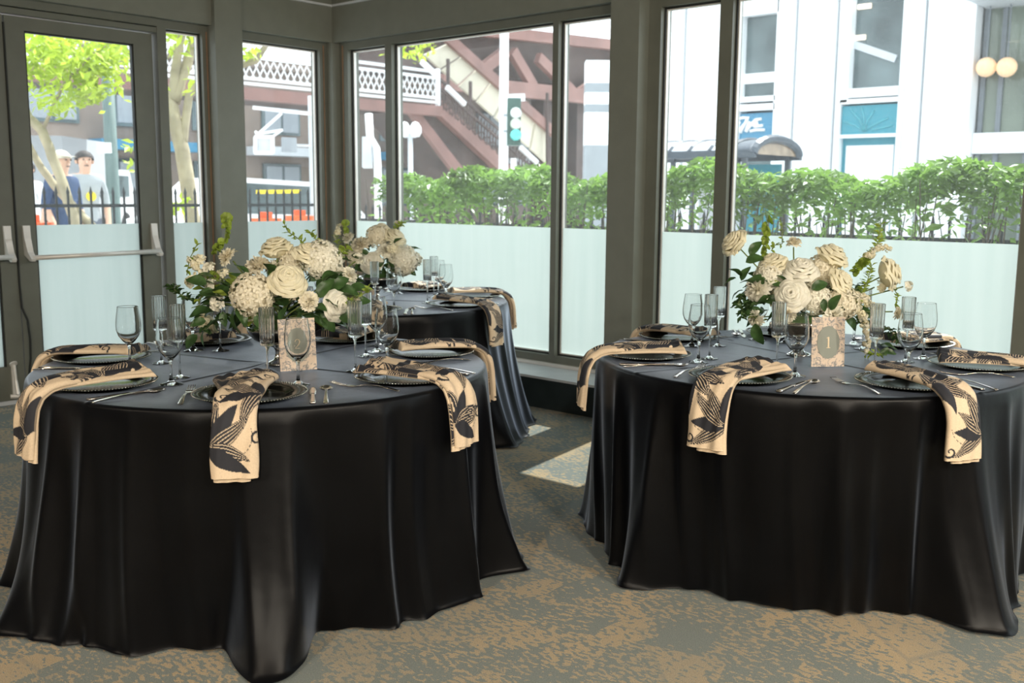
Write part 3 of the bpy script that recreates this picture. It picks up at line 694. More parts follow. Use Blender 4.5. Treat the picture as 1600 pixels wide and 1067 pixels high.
for k in (1, 2, 3):
    for i, (ang, where) in enumerate(SEATS[k]):
        rn = random.Random(k * 31 + i); T = TNAME[k]; j = lambda s: rn.uniform(-s, s)
        def on(item): return (k, i, item) not in SKIP
        if on('charger'):
            c = pose(empty('charger_plate', (0, 0, 0)), k, ang, 0, 0)
            tag(c, 'black beaded charger plate %s of the %s' % (where, T), 'plate', 'black charger plates')
            link('plate', CH_P, c); b = link('beaded_rim', CH_B, c); b['kind'] = 'stuff'
        n_ = pose(link('napkin', NAPK[NAPSEL[k][i]]), k, ang, 0, j(0.006), 0.0, j(0.05))
        tag(n_, 'tan napkin with black petals %s of the %s' % (where, T), 'napkin', 'printed napkins')
        if on('fork'): tag(pose(link('dinner_fork', FORK), k, ang, -0.04 + j(0.01), -0.188 + j(0.006), 0, 0.06 + j(0.07)), 'steel fork beside the plate %s of the %s' % (where, T), 'fork', 'dinner forks')
        if on('knife'): tag(pose(link('dinner_knife', KNIFE), k, ang, 0.0 + j(0.01), 0.184 + j(0.004), 0, j(0.06)), 'steel knife beside the plate %s of the %s' % (where, T), 'knife', 'dinner knives')
        if on('spoon'): tag(pose(link('table_spoon', SPOON), k, ang, 0.01 + j(0.01), 0.218 + j(0.006), 0, j(0.06)), 'steel spoon beside the knife %s of the %s' % (where, T), 'spoon', 'table spoons')
        if on('wine'): tag(pose(link('wine_glass', WINE), k, ang, -0.170 + j(0.008), 0.130 + j(0.01)), 'clear empty wine glass %s of the %s' % (where, T), 'wine glass', 'wine glasses')
        if on('flute'):
            f = pose(empty('champagne_flute', (0, 0, 0)), k, ang, -0.235 + j(0.008), 0.035 + j(0.01))
            tag(f, 'ribbed straight champagne flute %s of the %s' % (where, T), 'flute', 'ribbed champagne flutes')
            link('ribbed_bowl', FL_B, f); link('stem_and_foot', FL_S, f)

# ---------------------------------------------------------------- numeral cards
def stroke(mb, pts, w, y=-0.0035):
    for (a, b) in zip(pts[:-1], pts[1:]):
        mb.bar((a[0], y, a[1]), (b[0], y, b[1]), 0.0012, w, (0, 0, 1) if abs(a[0] - b[0]) > abs(a[1] - b[1]) else (1, 0, 0))
def numeral_card(px_, py_, yawdeg, label, digit, W=0.122, H=0.176, lean=0.08, roll=0.0):
    P = on_z(px_, py_, ZT)
    root = empty('table_number_card', (P[0], P[1], ZT + 0.003), math.radians(yawdeg))
    tag(root, label, 'card', 'table number cards')
    root.rotation_euler = (-lean, roll, math.radians(yawdeg))
    MB().box(-W / 2, W / 2, -0.0015, 0.0015, 0, H).build('card', M['card'], root)
    n = 48; mb = MB()
    ring = lambda y: [(0.041 * (1 + 0.018 * math.cos(16 * t)) * math.cos(t), y, H * 0.49 + 0.058 * (1 + 0.014 * math.cos(16 * t)) * math.sin(t)) for t in [2 * PI * q / n for q in range(n)]]
    mb.add(ring(-0.0030) + ring(-0.0015), [tuple(range(n))] + [(q, (q + 1) % n, n + (q + 1) % n, n + q) for q in range(n)])
    mb.build('oval_medallion', M['card_oval'], root)
    if digit:
        d = MB(); zc = H * 0.49
        if digit == 1:
            d.box(-0.0025, 0.0025, -0.0042, -0.003, zc - 0.019, zc + 0.019); d.box(-0.0068, 0.0068, -0.0042, -0.003, zc - 0.020, zc - 0.0178)
            d.add([(-0.0025, -0.0042, zc + 0.019), (0.0025, -0.0042, zc + 0.020), (-0.0025, -0.0042, zc + 0.0150), (-0.0075, -0.0042, zc + 0.0148), (-0.0075, -0.0042, zc + 0.0160)], [(0, 4, 3, 2), (0, 2, 1)])
        else:
            pts = [(-0.0085, 0.010), (-0.006, 0.0165), (0.0, 0.0192), (0.006, 0.0165), (0.0085, 0.010), (0.006, 0.003), (0.0, -0.006), (-0.006, -0.013), (-0.0092, -0.0185)]
            d.tube([(x, -0.0036, zc + z) for x, z in pts], [0.0014, 0.0011, 0.0011, 0.0017, 0.0023, 0.0020, 0.0015, 0.0012, 0.0011], 6)
            d.box(-0.0092, 0.0092, -0.0042, -0.003, zc - 0.0195, zc - 0.0172)
        d.build('numeral', M['card_ink'], root)
    MB().add([(-0.02, 0.0015, 0.0), (0.02, 0.0015, 0.0), (0.02, 0.002, H * 0.6), (-0.02, 0.002, H * 0.6), (-0.015, 0.055, 0.002), (0.015, 0.055, 0.002)], [(3, 2, 5, 4)]).build('easel_back', M['card'], root)
    return root
numeral_card(1293, 574, 48, 'table number card reading 1 in a grey oval, on the right table', 1)
numeral_card(467, 580, 57, 'table number card with grey oval behind a wine glass, left table', 2, roll=-0.03)
numeral_card(573, 462, 40, 'damask table number card on the back table beside its flowers', 0)

# ================================================================ FLOWERS
def petal_grid(R0, Lp, span, alpha, curl, phi, nu=7, nv=7, ruff=0.0, seed=0, z0=0.0):
    """one petal: runs out from the flower axis, tilting outward by alpha, the lip curling back"""
    P = np.zeros((nv, nu, 3)); r, z = R0, z0; ds = Lp / (nv - 1)
    for i in range(nv):
        v = i / (nv - 1)
        a = alpha * (0.35 + 0.65 * v) + curl * max(0, v - 0.6) * 2.5
        if i: r += ds * math.sin(a); z += ds * math.cos(a)
        wv = span * (math.sin(PI * min(1, 0.18 + 0.62 * v)) ** 0.7)
        for j in range(nu):
            u = 2 * j / (nu - 1) - 1
            drop = 0.16 * Lp * (u * u) * v + (0.12 * Lp * v * v * (1 - abs(u)) if False else 0)
            th = phi + u * wv
            rr = r + ruff * math.sin(7 * u + seed) * v + 0.06 * Lp * u * u * v
            P[i, j] = (rr * math.cos(th), rr * math.sin(th), z - drop + ruff * math.cos(9 * u + seed * 2) * v)
    return P
def rose_mesh(seed, m, openness=1.0):
    """unit radius rose facing +Z: rings of cupped petals, each with a lip that rolls outward"""
    rng = np.random.RandomState(seed); mb = MB(); rot = 0.0
    rings = [(2, 0.07, 0.42, 1.9), (3, 0.15, 0.42, 1.5), (3, 0.25, 0.39, 1.35), (4, 0.36, 0.33, 1.1), (4, 0.48, 0.24, 1.05), (5, 0.60, 0.12, 0.9), (5, 0.72, -0.02, 0.85), (6, 0.82, -0.18, 0.75)]
    for n, R, zt, span in rings:
        rot += 0.9
        for q in range(n):
            phi = rot + 2 * PI * q / n + rng.uniform(-0.12, 0.12); Rj = R * openness + rng.uniform(-0.015, 0.015) * (1 + R); lift = rng.uniform(-0.03, 0.03)
            P = np.zeros((8, 9, 3)); sgn = 1 if q % 2 else -1
            prof = [(0.30 * Rj, zt - 0.62), (0.62 * Rj, zt - 0.50), (0.88 * Rj, zt - 0.34), (1.0 * Rj, zt - 0.18), (1.02 * Rj + 0.01, zt - 0.06), (1.03 * Rj + 0.05, zt + 0.005), (1.03 * Rj + 0.10, zt - 0.005), (1.03 * Rj + 0.135 + 0.06 * R, zt - 0.06 - 0.05 * R)]
            for i, (r, z) in enumerate(prof):
                v = i / 7
                for j in range(9):
                    u = j / 4 - 1; th = phi + u * span * (0.75 + 0.25 * math.sin(PI * v))
                    pt = 0.10 * (1 - abs(u)) ** 1.5 * (v > 0.8) * R            # pointed lip of the outer petals
                    rr = r * (1 + 0.06 * sgn * u) + 0.012 * math.sin(5 * u + seed + q) * v + pt
                    P[i, j] = (rr * math.cos(th), rr * math.sin(th), z + lift - 0.16 * u * u * v * (0.5 + R) + 0.015 * math.sin(6 * u + q * 2) * v)
            mb.grid(P)
    mb.lathe([(0.02, -0.75), (0.14, -0.70), (0.26, -0.55), (0.30, -0.40)], 10)
    return mb.mesh('rose', m, True)
def carnation_mesh(seed, m):
    rng = np.random.RandomState(seed); mb = MB(); N = 40
    for i in range(N):
        t = (i + 0.5) / N; phi = i * 2.39996
        mb.grid(petal_grid(0.02 + 0.05 * t, 0.72 + 0.22 * rng.rand(), 0.55, 1.75 * t + rng.uniform(-0.1, 0.1), rng.uniform(0.0, 0.7), phi, 7, 5, 0.07, seed * 5 + i, z0=-0.1 - 0.15 * t))
    return mb.mesh('carnation', m, True)
def hydrangea_mesh(seed, m):
    rng = np.random.RandomState(seed); mb = MB(); N = 120
    for i in range(N):
        z = 1 - 1.72 * (i + 0.5) / N; r = math.sqrt(max(0, 1 - z * z)); a = i * 2.39996
        n = np.array([r * math.cos(a), r * math.sin(a), z]) + rng.normal(0, 0.07, 3); n /= np.linalg.norm(n)
        ref = rng.normal(0, 1, 3); e1 = np.cross(n, ref); e1 /= np.linalg.norm(e1); e2 = np.cross(n, e1)
        c = n * (0.86 + 0.12 * rng.rand()); s = 0.165 + 0.04 * rng.rand()
        for q in range(4):
            t = q * PI / 2; d = e1 * math.cos(t) + e2 * math.sin(t); p = -e1 * math.sin(t) + e2 * math.cos(t)
            lift = 0.03 + 0.05 * rng.rand()
            mb.add([c, c + s * 0.55 * d + s * 0.42 * p + n * lift, c + s * 1.02 * d + s * 0.28 * p + n * lift * 0.4, c + s * 1.08 * d - s * 0.05 * p - n * 0.02, c + s * 0.98 * d - s * 0.33 * p + n * lift * 0.3, c + s * 0.52 * d - s * 0.42 * p + n * lift, c + s * 0.55 * d + n * 0.012],
                   [(0, 5, 6), (0, 6, 1), (1, 6, 3, 2), (6, 5, 4, 3)])
    mb.lathe([(0.0, -0.6), (0.5, -0.5), (0.74, -0.2), (0.79, 0.15), (0.68, 0.46), (0.4, 0.68), (0.0, 0.77)], 14)
    return mb.mesh('hydrangea', m, True)
def cluster_mesh(seed, m):
    """a loose head of small five petalled blossoms"""
    rng = np.random.RandomState(seed); mb = MB()
    for i in range(14):
        n = rng.normal(0, 1, 3); n[2] = abs(n[2]) * 0.7 + 0.1; n /= np.linalg.norm(n); c = n * (0.5 + 0.25 * rng.rand())
        ref = rng.normal(0, 1, 3); e1 = np.cross(n, ref); e1 /= np.linalg.norm(e1); e2 = np.cross(n, e1); s = 0.36
        for q in range(5):
            t = q * 2 * PI / 5; d = e1 * math.cos(t) + e2 * math.sin(t); p = -e1 * math.sin(t) + e2 * math.cos(t)
            mb.add([c - n * 0.1, c + s * 0.7 * d + s * 0.4 * p + n * 0.06, c + s * 1.05 * d + n * 0.02, c + s * 0.7 * d - s * 0.4 * p + n * 0.10], [(0, 3, 2, 1)])
    return mb.mesh('blossom_cluster', m, True)
def leaf_mesh(L, W, droop, fold, m, name='leaf'):
    P = np.zeros((9, 5, 3))
    for i in range(9):
        t = i / 8; w = W * (math.sin(PI * min(1, t ** 0.8)) ** 0.8) + 0.0006
        a = droop * t; x = L * (math.sin(a) / droop if abs(droop) > 1e-3 else t); z = -L * ((1 - math.cos(a)) / droop if abs(droop) > 1e-3 else 0)
        for j in range(5):
            u = j / 2 - 1; P[i, j] = (x, w * u, z + fold * w * abs(u) + 0.002 * math.sin(9 * t + 3 * u))
    return MB().grid(P).mesh(name, m, True)
ROSES = [rose_mesh(1, M['petal'], 1.0), rose_mesh(2, M['petal'], 0.93), rose_mesh(3, M['petal_w'], 0.88)]
CARN = [carnation_mesh(4, M['petal_w']), carnation_mesh(5, M['petal_b'])]
HYDR = [hydrangea_mesh(6, M['petal_b']), hydrangea_mesh(7, M['petal_w'])]
CLUS = [cluster_mesh(8, M['petal_w']), cluster_mesh(9, M['petal'])]
LEAFS = [leaf_mesh(0.075, 0.019, 0.7, 0.35, M['leaf']), leaf_mesh(0.055, 0.014, 0.4, 0.3, M['leaf']), leaf_mesh(0.085, 0.022, 1.0, 0.25, M['leaf']), leaf_mesh(0.045, 0.010, 0.4, 0.3, M['leaf_y']), leaf_mesh(0.028, 0.007, 0.3, 0.3, M['leaf'])]
KIND = {'r': (ROSES, 'rose'), 'c': (CARN, 'carnation'), 'h': (HYDR, 'hydrangea'), 'b': (CLUS, 'blossom_cluster')}
LMESH = LEAFS

def aim(d, spin=0.0):
    q = Vector(tuple(d)).normalized().to_track_quat('Z', 'Y'); return (q.to_matrix() @ Matrix.Rotation(spin, 3, 'Z')).to_euler()
def aimx(d, roll=0.0):
    q = Vector(tuple(d)).normalized().to_track_quat('X', 'Z'); return (q.to_matrix() @ Matrix.Rotation(roll, 3, 'X')).to_euler()
TOCAM = -_F
def centerpiece(k, base_px, label, blooms, sprigs, leaves, nfill, seed, fillbox, depth=None):
    rng = np.random.RandomState(seed)
    B = on_z(base_px[0], base_px[1], ZT); dep = float((B - CAM) @ _F) if depth is None else depth
    root = empty('flower_centerpiece', (B[0], B[1], ZT + 0.003)); tag(root, label, 'flowers', 'white flower centerpieces')
    b = np.array([B[0], B[1], ZT + 0.003])
    MB().lathe([(0.0, 0.0), (0.046, 0.0), (0.048, 0.004), (0.040, 0.009), (0.020, 0.016), (0.013, 0.030), (0.012, 0.048), (0.018, 0.060), (0.045, 0.070), (0.085, 0.090), (0.105, 0.118), (0.108, 0.135), (0.103, 0.135), (0.100, 0.118), (0.08, 0.094), (0.0, 0.080)], 40).build('footed_bowl', M['silver'], root, True)
    MB().lathe([(0.0, 0.165), (0.06, 0.155), (0.095, 0.130), (0.095, 0.115), (0.0, 0.10)], 20).build('foam_block', M['leaf'], root, True)
    core = b + np.array([0, 0, 0.15])
    def W(px_, py_, off):
        P = at(px_, py_, dep + off); P[2] = max(P[2], ZT + 0.02); return P
    for q, (t, x, y, rpx, off, fx, fy) in enumerate(blooms):
        P = W(x, y, off); ms, nm = KIND[t]; r = rpx * (dep + off) / FPX
        d = (P - core); d = d / np.linalg.norm(d) + 0.75 * TOCAM + 0.9 * (fx * _IX - fy * _IY)
        d /= np.linalg.norm(d)
        o = link(nm, ms[q % len(ms)], root, P - b, aim(d, rng.rand() * 6.28), r * (1.08 if t != 'r' else 1.08))
        # stalk down to the bowl
        s0 = P - d * r * 0.5; s1 = core + (P - core) * 0.15 + rng.normal(0, 0.01, 3)
        mid = 0.5 * (s0 + s1) - d * r * 0.6
        MB().tube([s0 - b, mid - b, s1 - b], [0.0028, 0.003, 0.003], 6).build('stalk', M['stem'], root, True)
    for kind, off, pts in sprigs:
        pl = [W(x, y, off) for x, y in pts]; f = []
        for u in np.linspace(0, len(pl) - 1, 5 * len(pl)):
            i = min(int(u), len(pl) - 2); f.append(pl[i] * (1 - u + i) + pl[i + 1] * (u - i))
        st = MB().tube([p - b for p in f[::2]] , 0.0018, 5).build('sprig_stem', M['stem'], root, True)
        N = len(f)
        if kind == 'bell':
            mb = MB()
            for i in range(1, N):
                d = f[i] - f[i - 1]; d /= np.linalg.norm(d)
                for w in range(2 if i % 2 else 0):
                    v = rng.normal(0, 1, 3); v -= d * (v @ d); v /= np.linalg.norm(v); v = v + 0.5 * d; v /= np.linalg.norm(v)
                    e1 = np.cross(v, d); e1 /= np.linalg.norm(e1); e2 = np.cross(v, e1); c = f[i]; s = (0.013 if i < N - 2 else 0.018)
                    ring = lambda h, r: [c + v * h + r * (math.cos(2 * PI * a / 7) * e1 + math.sin(2 * PI * a / 7) * e2) for a in range(7)]
                    A_ = ring(0.001, 0.002); B_ = ring(s * 0.8, s * 0.8); C_ = ring(s * 0.9, s * 1.15)
                    mb.add([p - b for p in A_ + B_ + C_], [(r_ * 7 + a, r_ * 7 + (a + 1) % 7, (r_ + 1) * 7 + (a + 1) % 7, (r_ + 1) * 7 + a) for r_ in (0, 1) for a in range(7)])
            mb.build('green_bells', M['leaf_y'], root, True)
        elif kind in ('snap', 'bud'):
            for i in range(1, N):
                tt = i / (N - 1)
                for w in range(2 if kind == 'snap' else 1):
                    d = rng.normal(0, 1, 3) + 0.8 * TOCAM; d /= np.linalg.norm(d)
                    s = (0.016 - 0.007 * tt) if kind == 'snap' else 0.008
                    if kind == 'snap': link('blossom', CLUS[i % 2], root, f[i] + d * 0.010 - b, aim(d, rng.rand() * 6), s)
                    else: link('bud', LEAFS[3], root, f[i] - b, aimx(d + (f[i] - f[i - 1]) * 40, rng.rand() * 6), 0.35 + 0.2 * rng.rand())
        elif kind in ('ruscus', 'lime'):
            for i in range(1, N):
                d = f[i] - f[i - 1]; d /= np.linalg.norm(d)
                for w in (-1, 1):
                    v = w * _IX * 0.9 + rng.normal(0, 0.35, 3) + d * 0.7
                    link('leaf', LEAFS[4] if kind == 'ruscus' else LEAFS[3], root, f[i] - b, aimx(v, rng.uniform(-1, 1)), rng.uniform(0.75, 1.15) if kind == 'ruscus' else rng.uniform(0.4, 0.68))
    for x, y, off, s, ax, ay in leaves:      # named large leaves
        P = W(x, y, off); v = ax * _IX - ay * _IY
        link('leaf', LEAFS[(int(x) + int(y)) % 3], root, P - b - v / np.linalg.norm(v) * 0.03 * s, aimx(v + TOCAM * 0.15, rng.uniform(-0.6, 0.6) + 0.9), s)
    x0, x1, y0, y1, o0, o1 = fillbox
    for i in range(nfill):
        x, y = rng.uniform(x0, x1), rng.uniform(y0, y1); P = W(x, y, rng.uniform(o0, o1))
        d = P - core + rng.normal(0, 0.03, 3); d[2] -= 0.02
        link('leaf', LEAFS[rng.choice([0, 1, 2, 0, 2, 3])], root, P - b, aimx(d, rng.uniform(-1.2, 1.2)), rng.uniform(0.7, 1.15))
    return root
centerpiece(1, (436, 570), 'low arrangement of cream roses and hydrangeas on the left table',
 [('r', 429, 382, 24, 0.00, -0.5, -1.3), ('r', 450, 434, 29, -0.13, 0.1, -0.1), ('r', 530, 477, 25, -0.08, 0.2, 0.2), ('r', 484, 392, 24, -0.02, 0.1, -0.5),
  ('h', 396, 462, 34, -0.10, -0.3, 0.0), ('h', 503, 408, 31, 0.00, 0.5, -0.2), ('h', 458, 408, 22, 0.03, 0, -0.6), ('c', 404, 418, 24, -0.02, -0.2, -0.4),
  ('c', 430, 420, 18, 0.02, 0, -0.5), ('c', 483, 471, 18, -0.13, 0.1, 0.3), ('c', 545, 431, 17, 0.0, 0.6, -0.1), ('c', 357, 402, 18, 0.02, -0.8, -0.4),
  ('b', 342, 473, 18, -0.08, -0.3, 0.2), ('b', 313, 412, 18, 0.03, -0.5, -0.3), ('b', 328, 420, 14, 0.0, -0.4, -0.3), ('b', 301, 441, 14, 0.0, -0.7, 0), ('b', 332, 447, 15, -0.02, -0.5, 0),
  ('b', 350, 430, 14, 0.02, -0.3, -0.3), ('r', 320, 508, 19, 0.06, -0.3, 1.2), ('c', 551, 472, 15, 0.0, 0.7, 0.2), ('h', 404, 486, 22, -0.05, -0.1, 0.5), ('c', 425, 445, 17, -0.06, -0.1, 0.0), ('b', 560, 405, 12, 0.05, .6, -.2)],
 [('bell', 0.02, [(338, 398), (340, 385), (351, 372), (354, 352), (353, 340)]), ('bud', 0.0, [(475, 380), (462, 370), (450, 362), (444, 350)]), ('bud', 0.02, [(497, 380), (489, 368), (484, 362)]),
  ('bud', 0.0, [(292, 430), (296, 405), (308, 382)]), ('ruscus', 0.0, [(310, 470), (290, 465), (275, 455), (266, 446)]), ('snap', 0.0, [(325, 445), (310, 425), (297, 405)]),
  ('lime', 0.0, [(345, 440), (328, 430), (312, 432)]), ('lime', -0.02, [(360, 450), (340, 448), (310, 468)]), ('lime', 0.02, [(515, 425), (530, 400), (541, 388)]), ('bud', -0.06, [(540, 472), (556, 463), (575, 456), (577, 446)]),
  ('ruscus', -0.05, [(365, 490), (340, 500), (318, 515)])],
 [(316, 485, -0.08, 1.1, -1, 0.1), (307, 504, -0.06, 1.0, -1, 0.5), (316, 527, -0.04, 0.9, -0.3, 1), (300, 530, -0.03, 0.8, -0.8, 0.7), (363, 497, -0.1, 1.1, -0.2, 1), (350, 500, -0.08, 1.0, 0.2, 1), (378, 492, -0.12, 1.0, 0.5, 0.6), (505, 452, -0.1, 1.2, 0.5, -0.7), (520, 445, -0.06, 1.2, 0.8, -0.5), (540, 452, -0.04, 1.0, 1, 0), (500, 440, -0.03, 1.2, 0.2, -1), (470, 500, -0.09, 1.0, 0.2, 1), (440, 492, -0.12, 1.0, -0.4, 0.6), (418, 502, -0.12, 0.9, -0.3, 0.8), (405, 500, -0.13, 0.9, 0.3, 1), (510, 500, -0.08, 1.0, 0.6, 0.7)],
 165, 11, (320, 545, 430, 505, -0.10, 0.10))
centerpiece(2, (1248, 556), 'low arrangement of cream roses with trailing sprigs on the right table',
 [('r', 1143, 376, 22, 0.0, -1.3, -0.6), ('r', 1206, 408, 24, 0.0, -0.2, -0.5), ('r', 1252, 417, 28, -0.06, -0.1, -0.3), ('r', 1304, 395, 25, 0.0, 0.3, -0.6), ('r', 1318, 438, 24, -0.06, 0.3, 0.0), ('r', 1236, 460, 27, -0.12, -0.1, 0.1), ('r', 1396, 426, 25, 0.0, 0.9, 0.0),
  ('c', 1240, 380, 13, 0.02, -0.1, -1.2), ('c', 1184, 452, 25, -0.03, -0.5, 0.0), ('h', 1203, 435, 24, 0.0, -0.4, -0.1), ('h', 1285, 424, 26, 0.03, 0.1, -0.3), ('h', 1273, 468, 24, -0.07, 0, 0.1), ('h', 1316, 474, 25, -0.05, 0.3, 0.1),
  ('c', 1228, 487, 19, -0.10, -0.1, 0.4), ('c', 1181, 498, 16, -0.02, -0.5, 0.5), ('c', 1401, 488, 12, 0.06, 0.6, 0.4), ('c', 1302, 492, 20, -0.10, 0.2, 0.4), ('c', 1216, 470, 18, -0.02, -0.3, 0.2), ('b', 1417, 447, 11, 0.03, 0.8, 0), ('b', 1373, 448, 13, 0.03, 0.3, 0.2), ('c', 1262, 440, 18, 0.0, 0, 0)],
 [('bell', 0.02, [(1197, 412), (1196, 390), (1197, 368), (1198, 346)]), ('bud', 0.03, [(1205, 392), (1210, 383), (1222, 381), (1222, 362), (1222, 348)]), ('lime', 0.03, [(1335, 425), (1350, 410), (1362, 395), (1373, 375), (1376, 350)]), ('bell', 0.03, [(1332, 428), (1342, 416), (1352, 405)]),
  ('snap', 0.03, [(1352, 405), (1362, 395), (1378, 385), (1390, 391)]), ('lime', 0.0, [(1340, 470), (1355, 440), (1362, 415)]),
  ('snap', -0.04, [(1330, 465), (1350, 470), (1365, 480)]), ('snap', -0.06, [(1335, 478), (1348, 495), (1352, 515), (1355, 535), (1352, 550)]), ('snap', 0.0, [(1335, 462), (1346, 462), (1360, 472)]), ('ruscus', -0.02, [(1195, 470), (1175, 472), (1160, 480), (1158, 495)]), ('ruscus', 0.0, [(1175, 460), (1160, 462), (1152, 476)]),
  ('ruscus', -0.03, [(1335, 500), (1365, 505), (1390, 515), (1402, 530)]), ('lime', -0.06, [(1350, 555), (1365, 561), (1378, 556)]), ('bud', 0.05, [(1395, 448), (1403, 462), (1400, 475)])],
 [(1178, 388, 0.0, 1.0, 0.6, -0.9), (1176, 404, 0.0, 1.0, 0.7, -0.4), (1151, 424, 0.0, 0.9, -0.6, -0.6), (1162, 428, 0.0, 0.9, 0.3, -0.9), (1138, 438, 0.0, 1.0, -1, 0.35), (1152, 455, 0.0, 0.7, -1, 0.2), (1181, 519, -0.04, 1.1, 0.1, 1), (1287, 478, -0.13, 0.9, 0, 1), (1301, 474, -0.13, 0.9, 0.2, -1), (1278, 446, -0.12, 0.9, 0.8, -0.5), (1382, 548, -0.06, 0.8, 0.4, -0.5), (1392, 550, -0.06, 0.9, 0.9, 0.1), (1258, 500, -0.06, 0.9, 0.2, 1), (1330, 502, -0.04, 0.9, 0.8, 0.6), (1390, 540, 0.04, 1.2, 1, 0.1), (1166, 446, -0.02, 0.8, -0.8, 0.1)],
 120, 12, (1180, 1345, 440, 500, -0.08, 0.08))
centerpiece(3, (590, 470), 'cream flower arrangement on the back table, behind the others',
 [('r', 619, 367, 17, 0, 0.3, -0.3), ('r', 596, 355, 14, 0.03, 0, -0.7), ('c', 545, 372, 12, 0, -0.4, -0.3), ('c', 564, 384, 19, -0.05, -0.2, -0.1), ('h', 589, 370, 17, 0, 0, -0.4), ('r', 579, 409, 18, -0.1, -0.1, 0.2), ('c', 602, 392, 15, -0.08, 0, 0), ('h', 630, 407, 23, -0.05, 0.3, 0.1), ('c', 650, 405, 13, 0, 0.8, 0), ('b', 532, 358, 10, 0, -0.4, -0.4), ('b', 536, 402, 12, 0, -0.6, 0.1), ('b', 612, 388, 12, -0.1, 0.2, 0), ('c', 622, 350, 8, 0.03, 0.3, -0.6), ('b', 528, 368, 9, 0, -0.5, -0.2), ('h', 556, 402, 14, 0, -0.3, 0.1)],
 [('bell', 0, [(545, 385), (542, 365), (540, 347)]), ('lime', 0, [(545, 400), (530, 385), (524, 368)]), ('lime', 0, [(610, 365), (620, 355), (630, 348)])],
 [(600, 425, -0.1, 1, 0.2, 1), (612, 415, -0.1, 1.2, -0.3, -1), (590, 422, -0.1, 1, -0.4, 0.8), (560, 415, -0.05, 1, -0.7, 0.4)],
 60, 13, (545, 640, 385, 432, -0.08, 0.08))

# ================================================================ OUTSIDE
pv = struct(MB().box(-60, 60, -40, 60, -0.16, -0.09).build('ground_street', M['paving']), 'pale sunlit street paving outside the windows')

# ---- hedge, stems and railings
def leaf_cloud(mb, pts, size, rng, upbias=0.6):
    for p in pts:
        n = rng.normal(0, 1, 3); n[2] = abs(n[2]) + upbias; n /= np.linalg.norm(n)
        a = np.cross(n, rng.normal(0, 1, 3)); a /= np.linalg.norm(a); b = np.cross(n, a); s = size * (0.7 + 0.6 * rng.rand())
        mb.add([p - a * s, p - a * s * 0.1 - b * s * 0.42 + n * s * 0.12, p + a * s, p + a * s * 0.05 + b * s * 0.42 + n * s * 0.12, p + a * s * 0.0], [(0, 1, 4), (1, 2, 4), (2, 3, 4), (3, 0, 4)])
def hedge(x0, x1, y0, y1, ztop, label, seed, n):
    rng = np.random.RandomState(seed); root = empty('hedge', ((x0 + x1) / 2, (y0 + y1) / 2, -0.09)); tag(root, label, 'hedge')
    b = np.array(root.location)
    mb = MB(); P = []
    for i in range(n):
        x = rng.uniform(x0, x1); y = rng.uniform(y0, y1); t = rng.rand()
        top = ztop + 0.05 * math.sin(3.1 * x) + 0.04 * math.sin(7.7 * x + 1) - 0.25 * ((y - (y0 + y1) / 2) / (y1 - y0) * 2) ** 2 * 0.3
        z = top - (abs(rng.normal(0, 0.14)) if t < 0.80 else rng.uniform(0, 0.95))
        P.append(np.array([x, y, z]) - b)
    leaf_cloud(mb, P, 0.042, rng)
    fo = mb.build('foliage', M['hedge'], root); fo['kind'] = 'stuff'
    ns = int((x1 - x0) * 9); st = MB()
    for i in range(ns):
        x = x0 + (x1 - x0) * (i + rng.rand()) / ns; y = rng.uniform(y0 + 0.1, y1 - 0.1); p0 = np.array([x, y, -0.09]) - b
        for q in range(4):
            e = p0 + np.array([rng.normal(0, 0.13), rng.normal(0, 0.1), rng.uniform(1.1, 1.55)]); m_ = 0.5 * (p0 + e) + rng.normal(0, 0.04, 3)
            m2 = p0 + (e - p0) * 0.25; m2[:2] = p0[:2]
            st.tube([p0, m2, m_, e], [0.012, 0.010, 0.007, 0.003], 5, False)
    so = st.build('branches', M['hedge_stem'], root); so['kind'] = 'stuff'
    return root
hedge(-0.95, 9.0, 1.15, 1.75, 1.50, 'clipped green hedge right outside the wide windows', 21, 19000)

PICK = None
def picket_mesh(h):
    mb = MB(); mb.box(-0.008, 0.008, -0.008, 0.008, -0.09, h - 0.07)
    mb.add([(-0.013, -0.013, h - 0.07), (0.013, -0.013, h - 0.07), (0.013, 0.013, h - 0.07), (-0.013, 0.013, h - 0.07), (0, 0, h)], [(0, 1, 4), (1, 2, 4), (2, 3, 4), (3, 0, 4)])
    return mb.mesh('picket', M['iron'])
def fence(a, b, h, step, label):
    a = np.array(a, float); b = np.array(b, float); L = np.linalg.norm(b - a); n = int(L / step)
    root = empty('iron_fence', (*a, 0)); tag(root, label, 'fence'); pm = picket_mesh(h)
    for z in (0.12, h - 0.18, h - 0.42):
        MB().bar((0, 0, z), (b[0] - a[0], b[1] - a[1], z), 0.014, 0.03).build('rail', M['iron'], root)
    for i in range(n + 1):
        p = (b - a) * i / n; link('picket', pm, root, (p[0], p[1], 0))
    return root
fence((-2.6, 2.2), (8.6, 2.2), 1.20, 0.115, 'black iron picket fence behind the hedge')
fence((-2.6, -3.9), (-2.6, 2.1), 1.36, 0.105, 'black iron picket fence outside the glass doors')

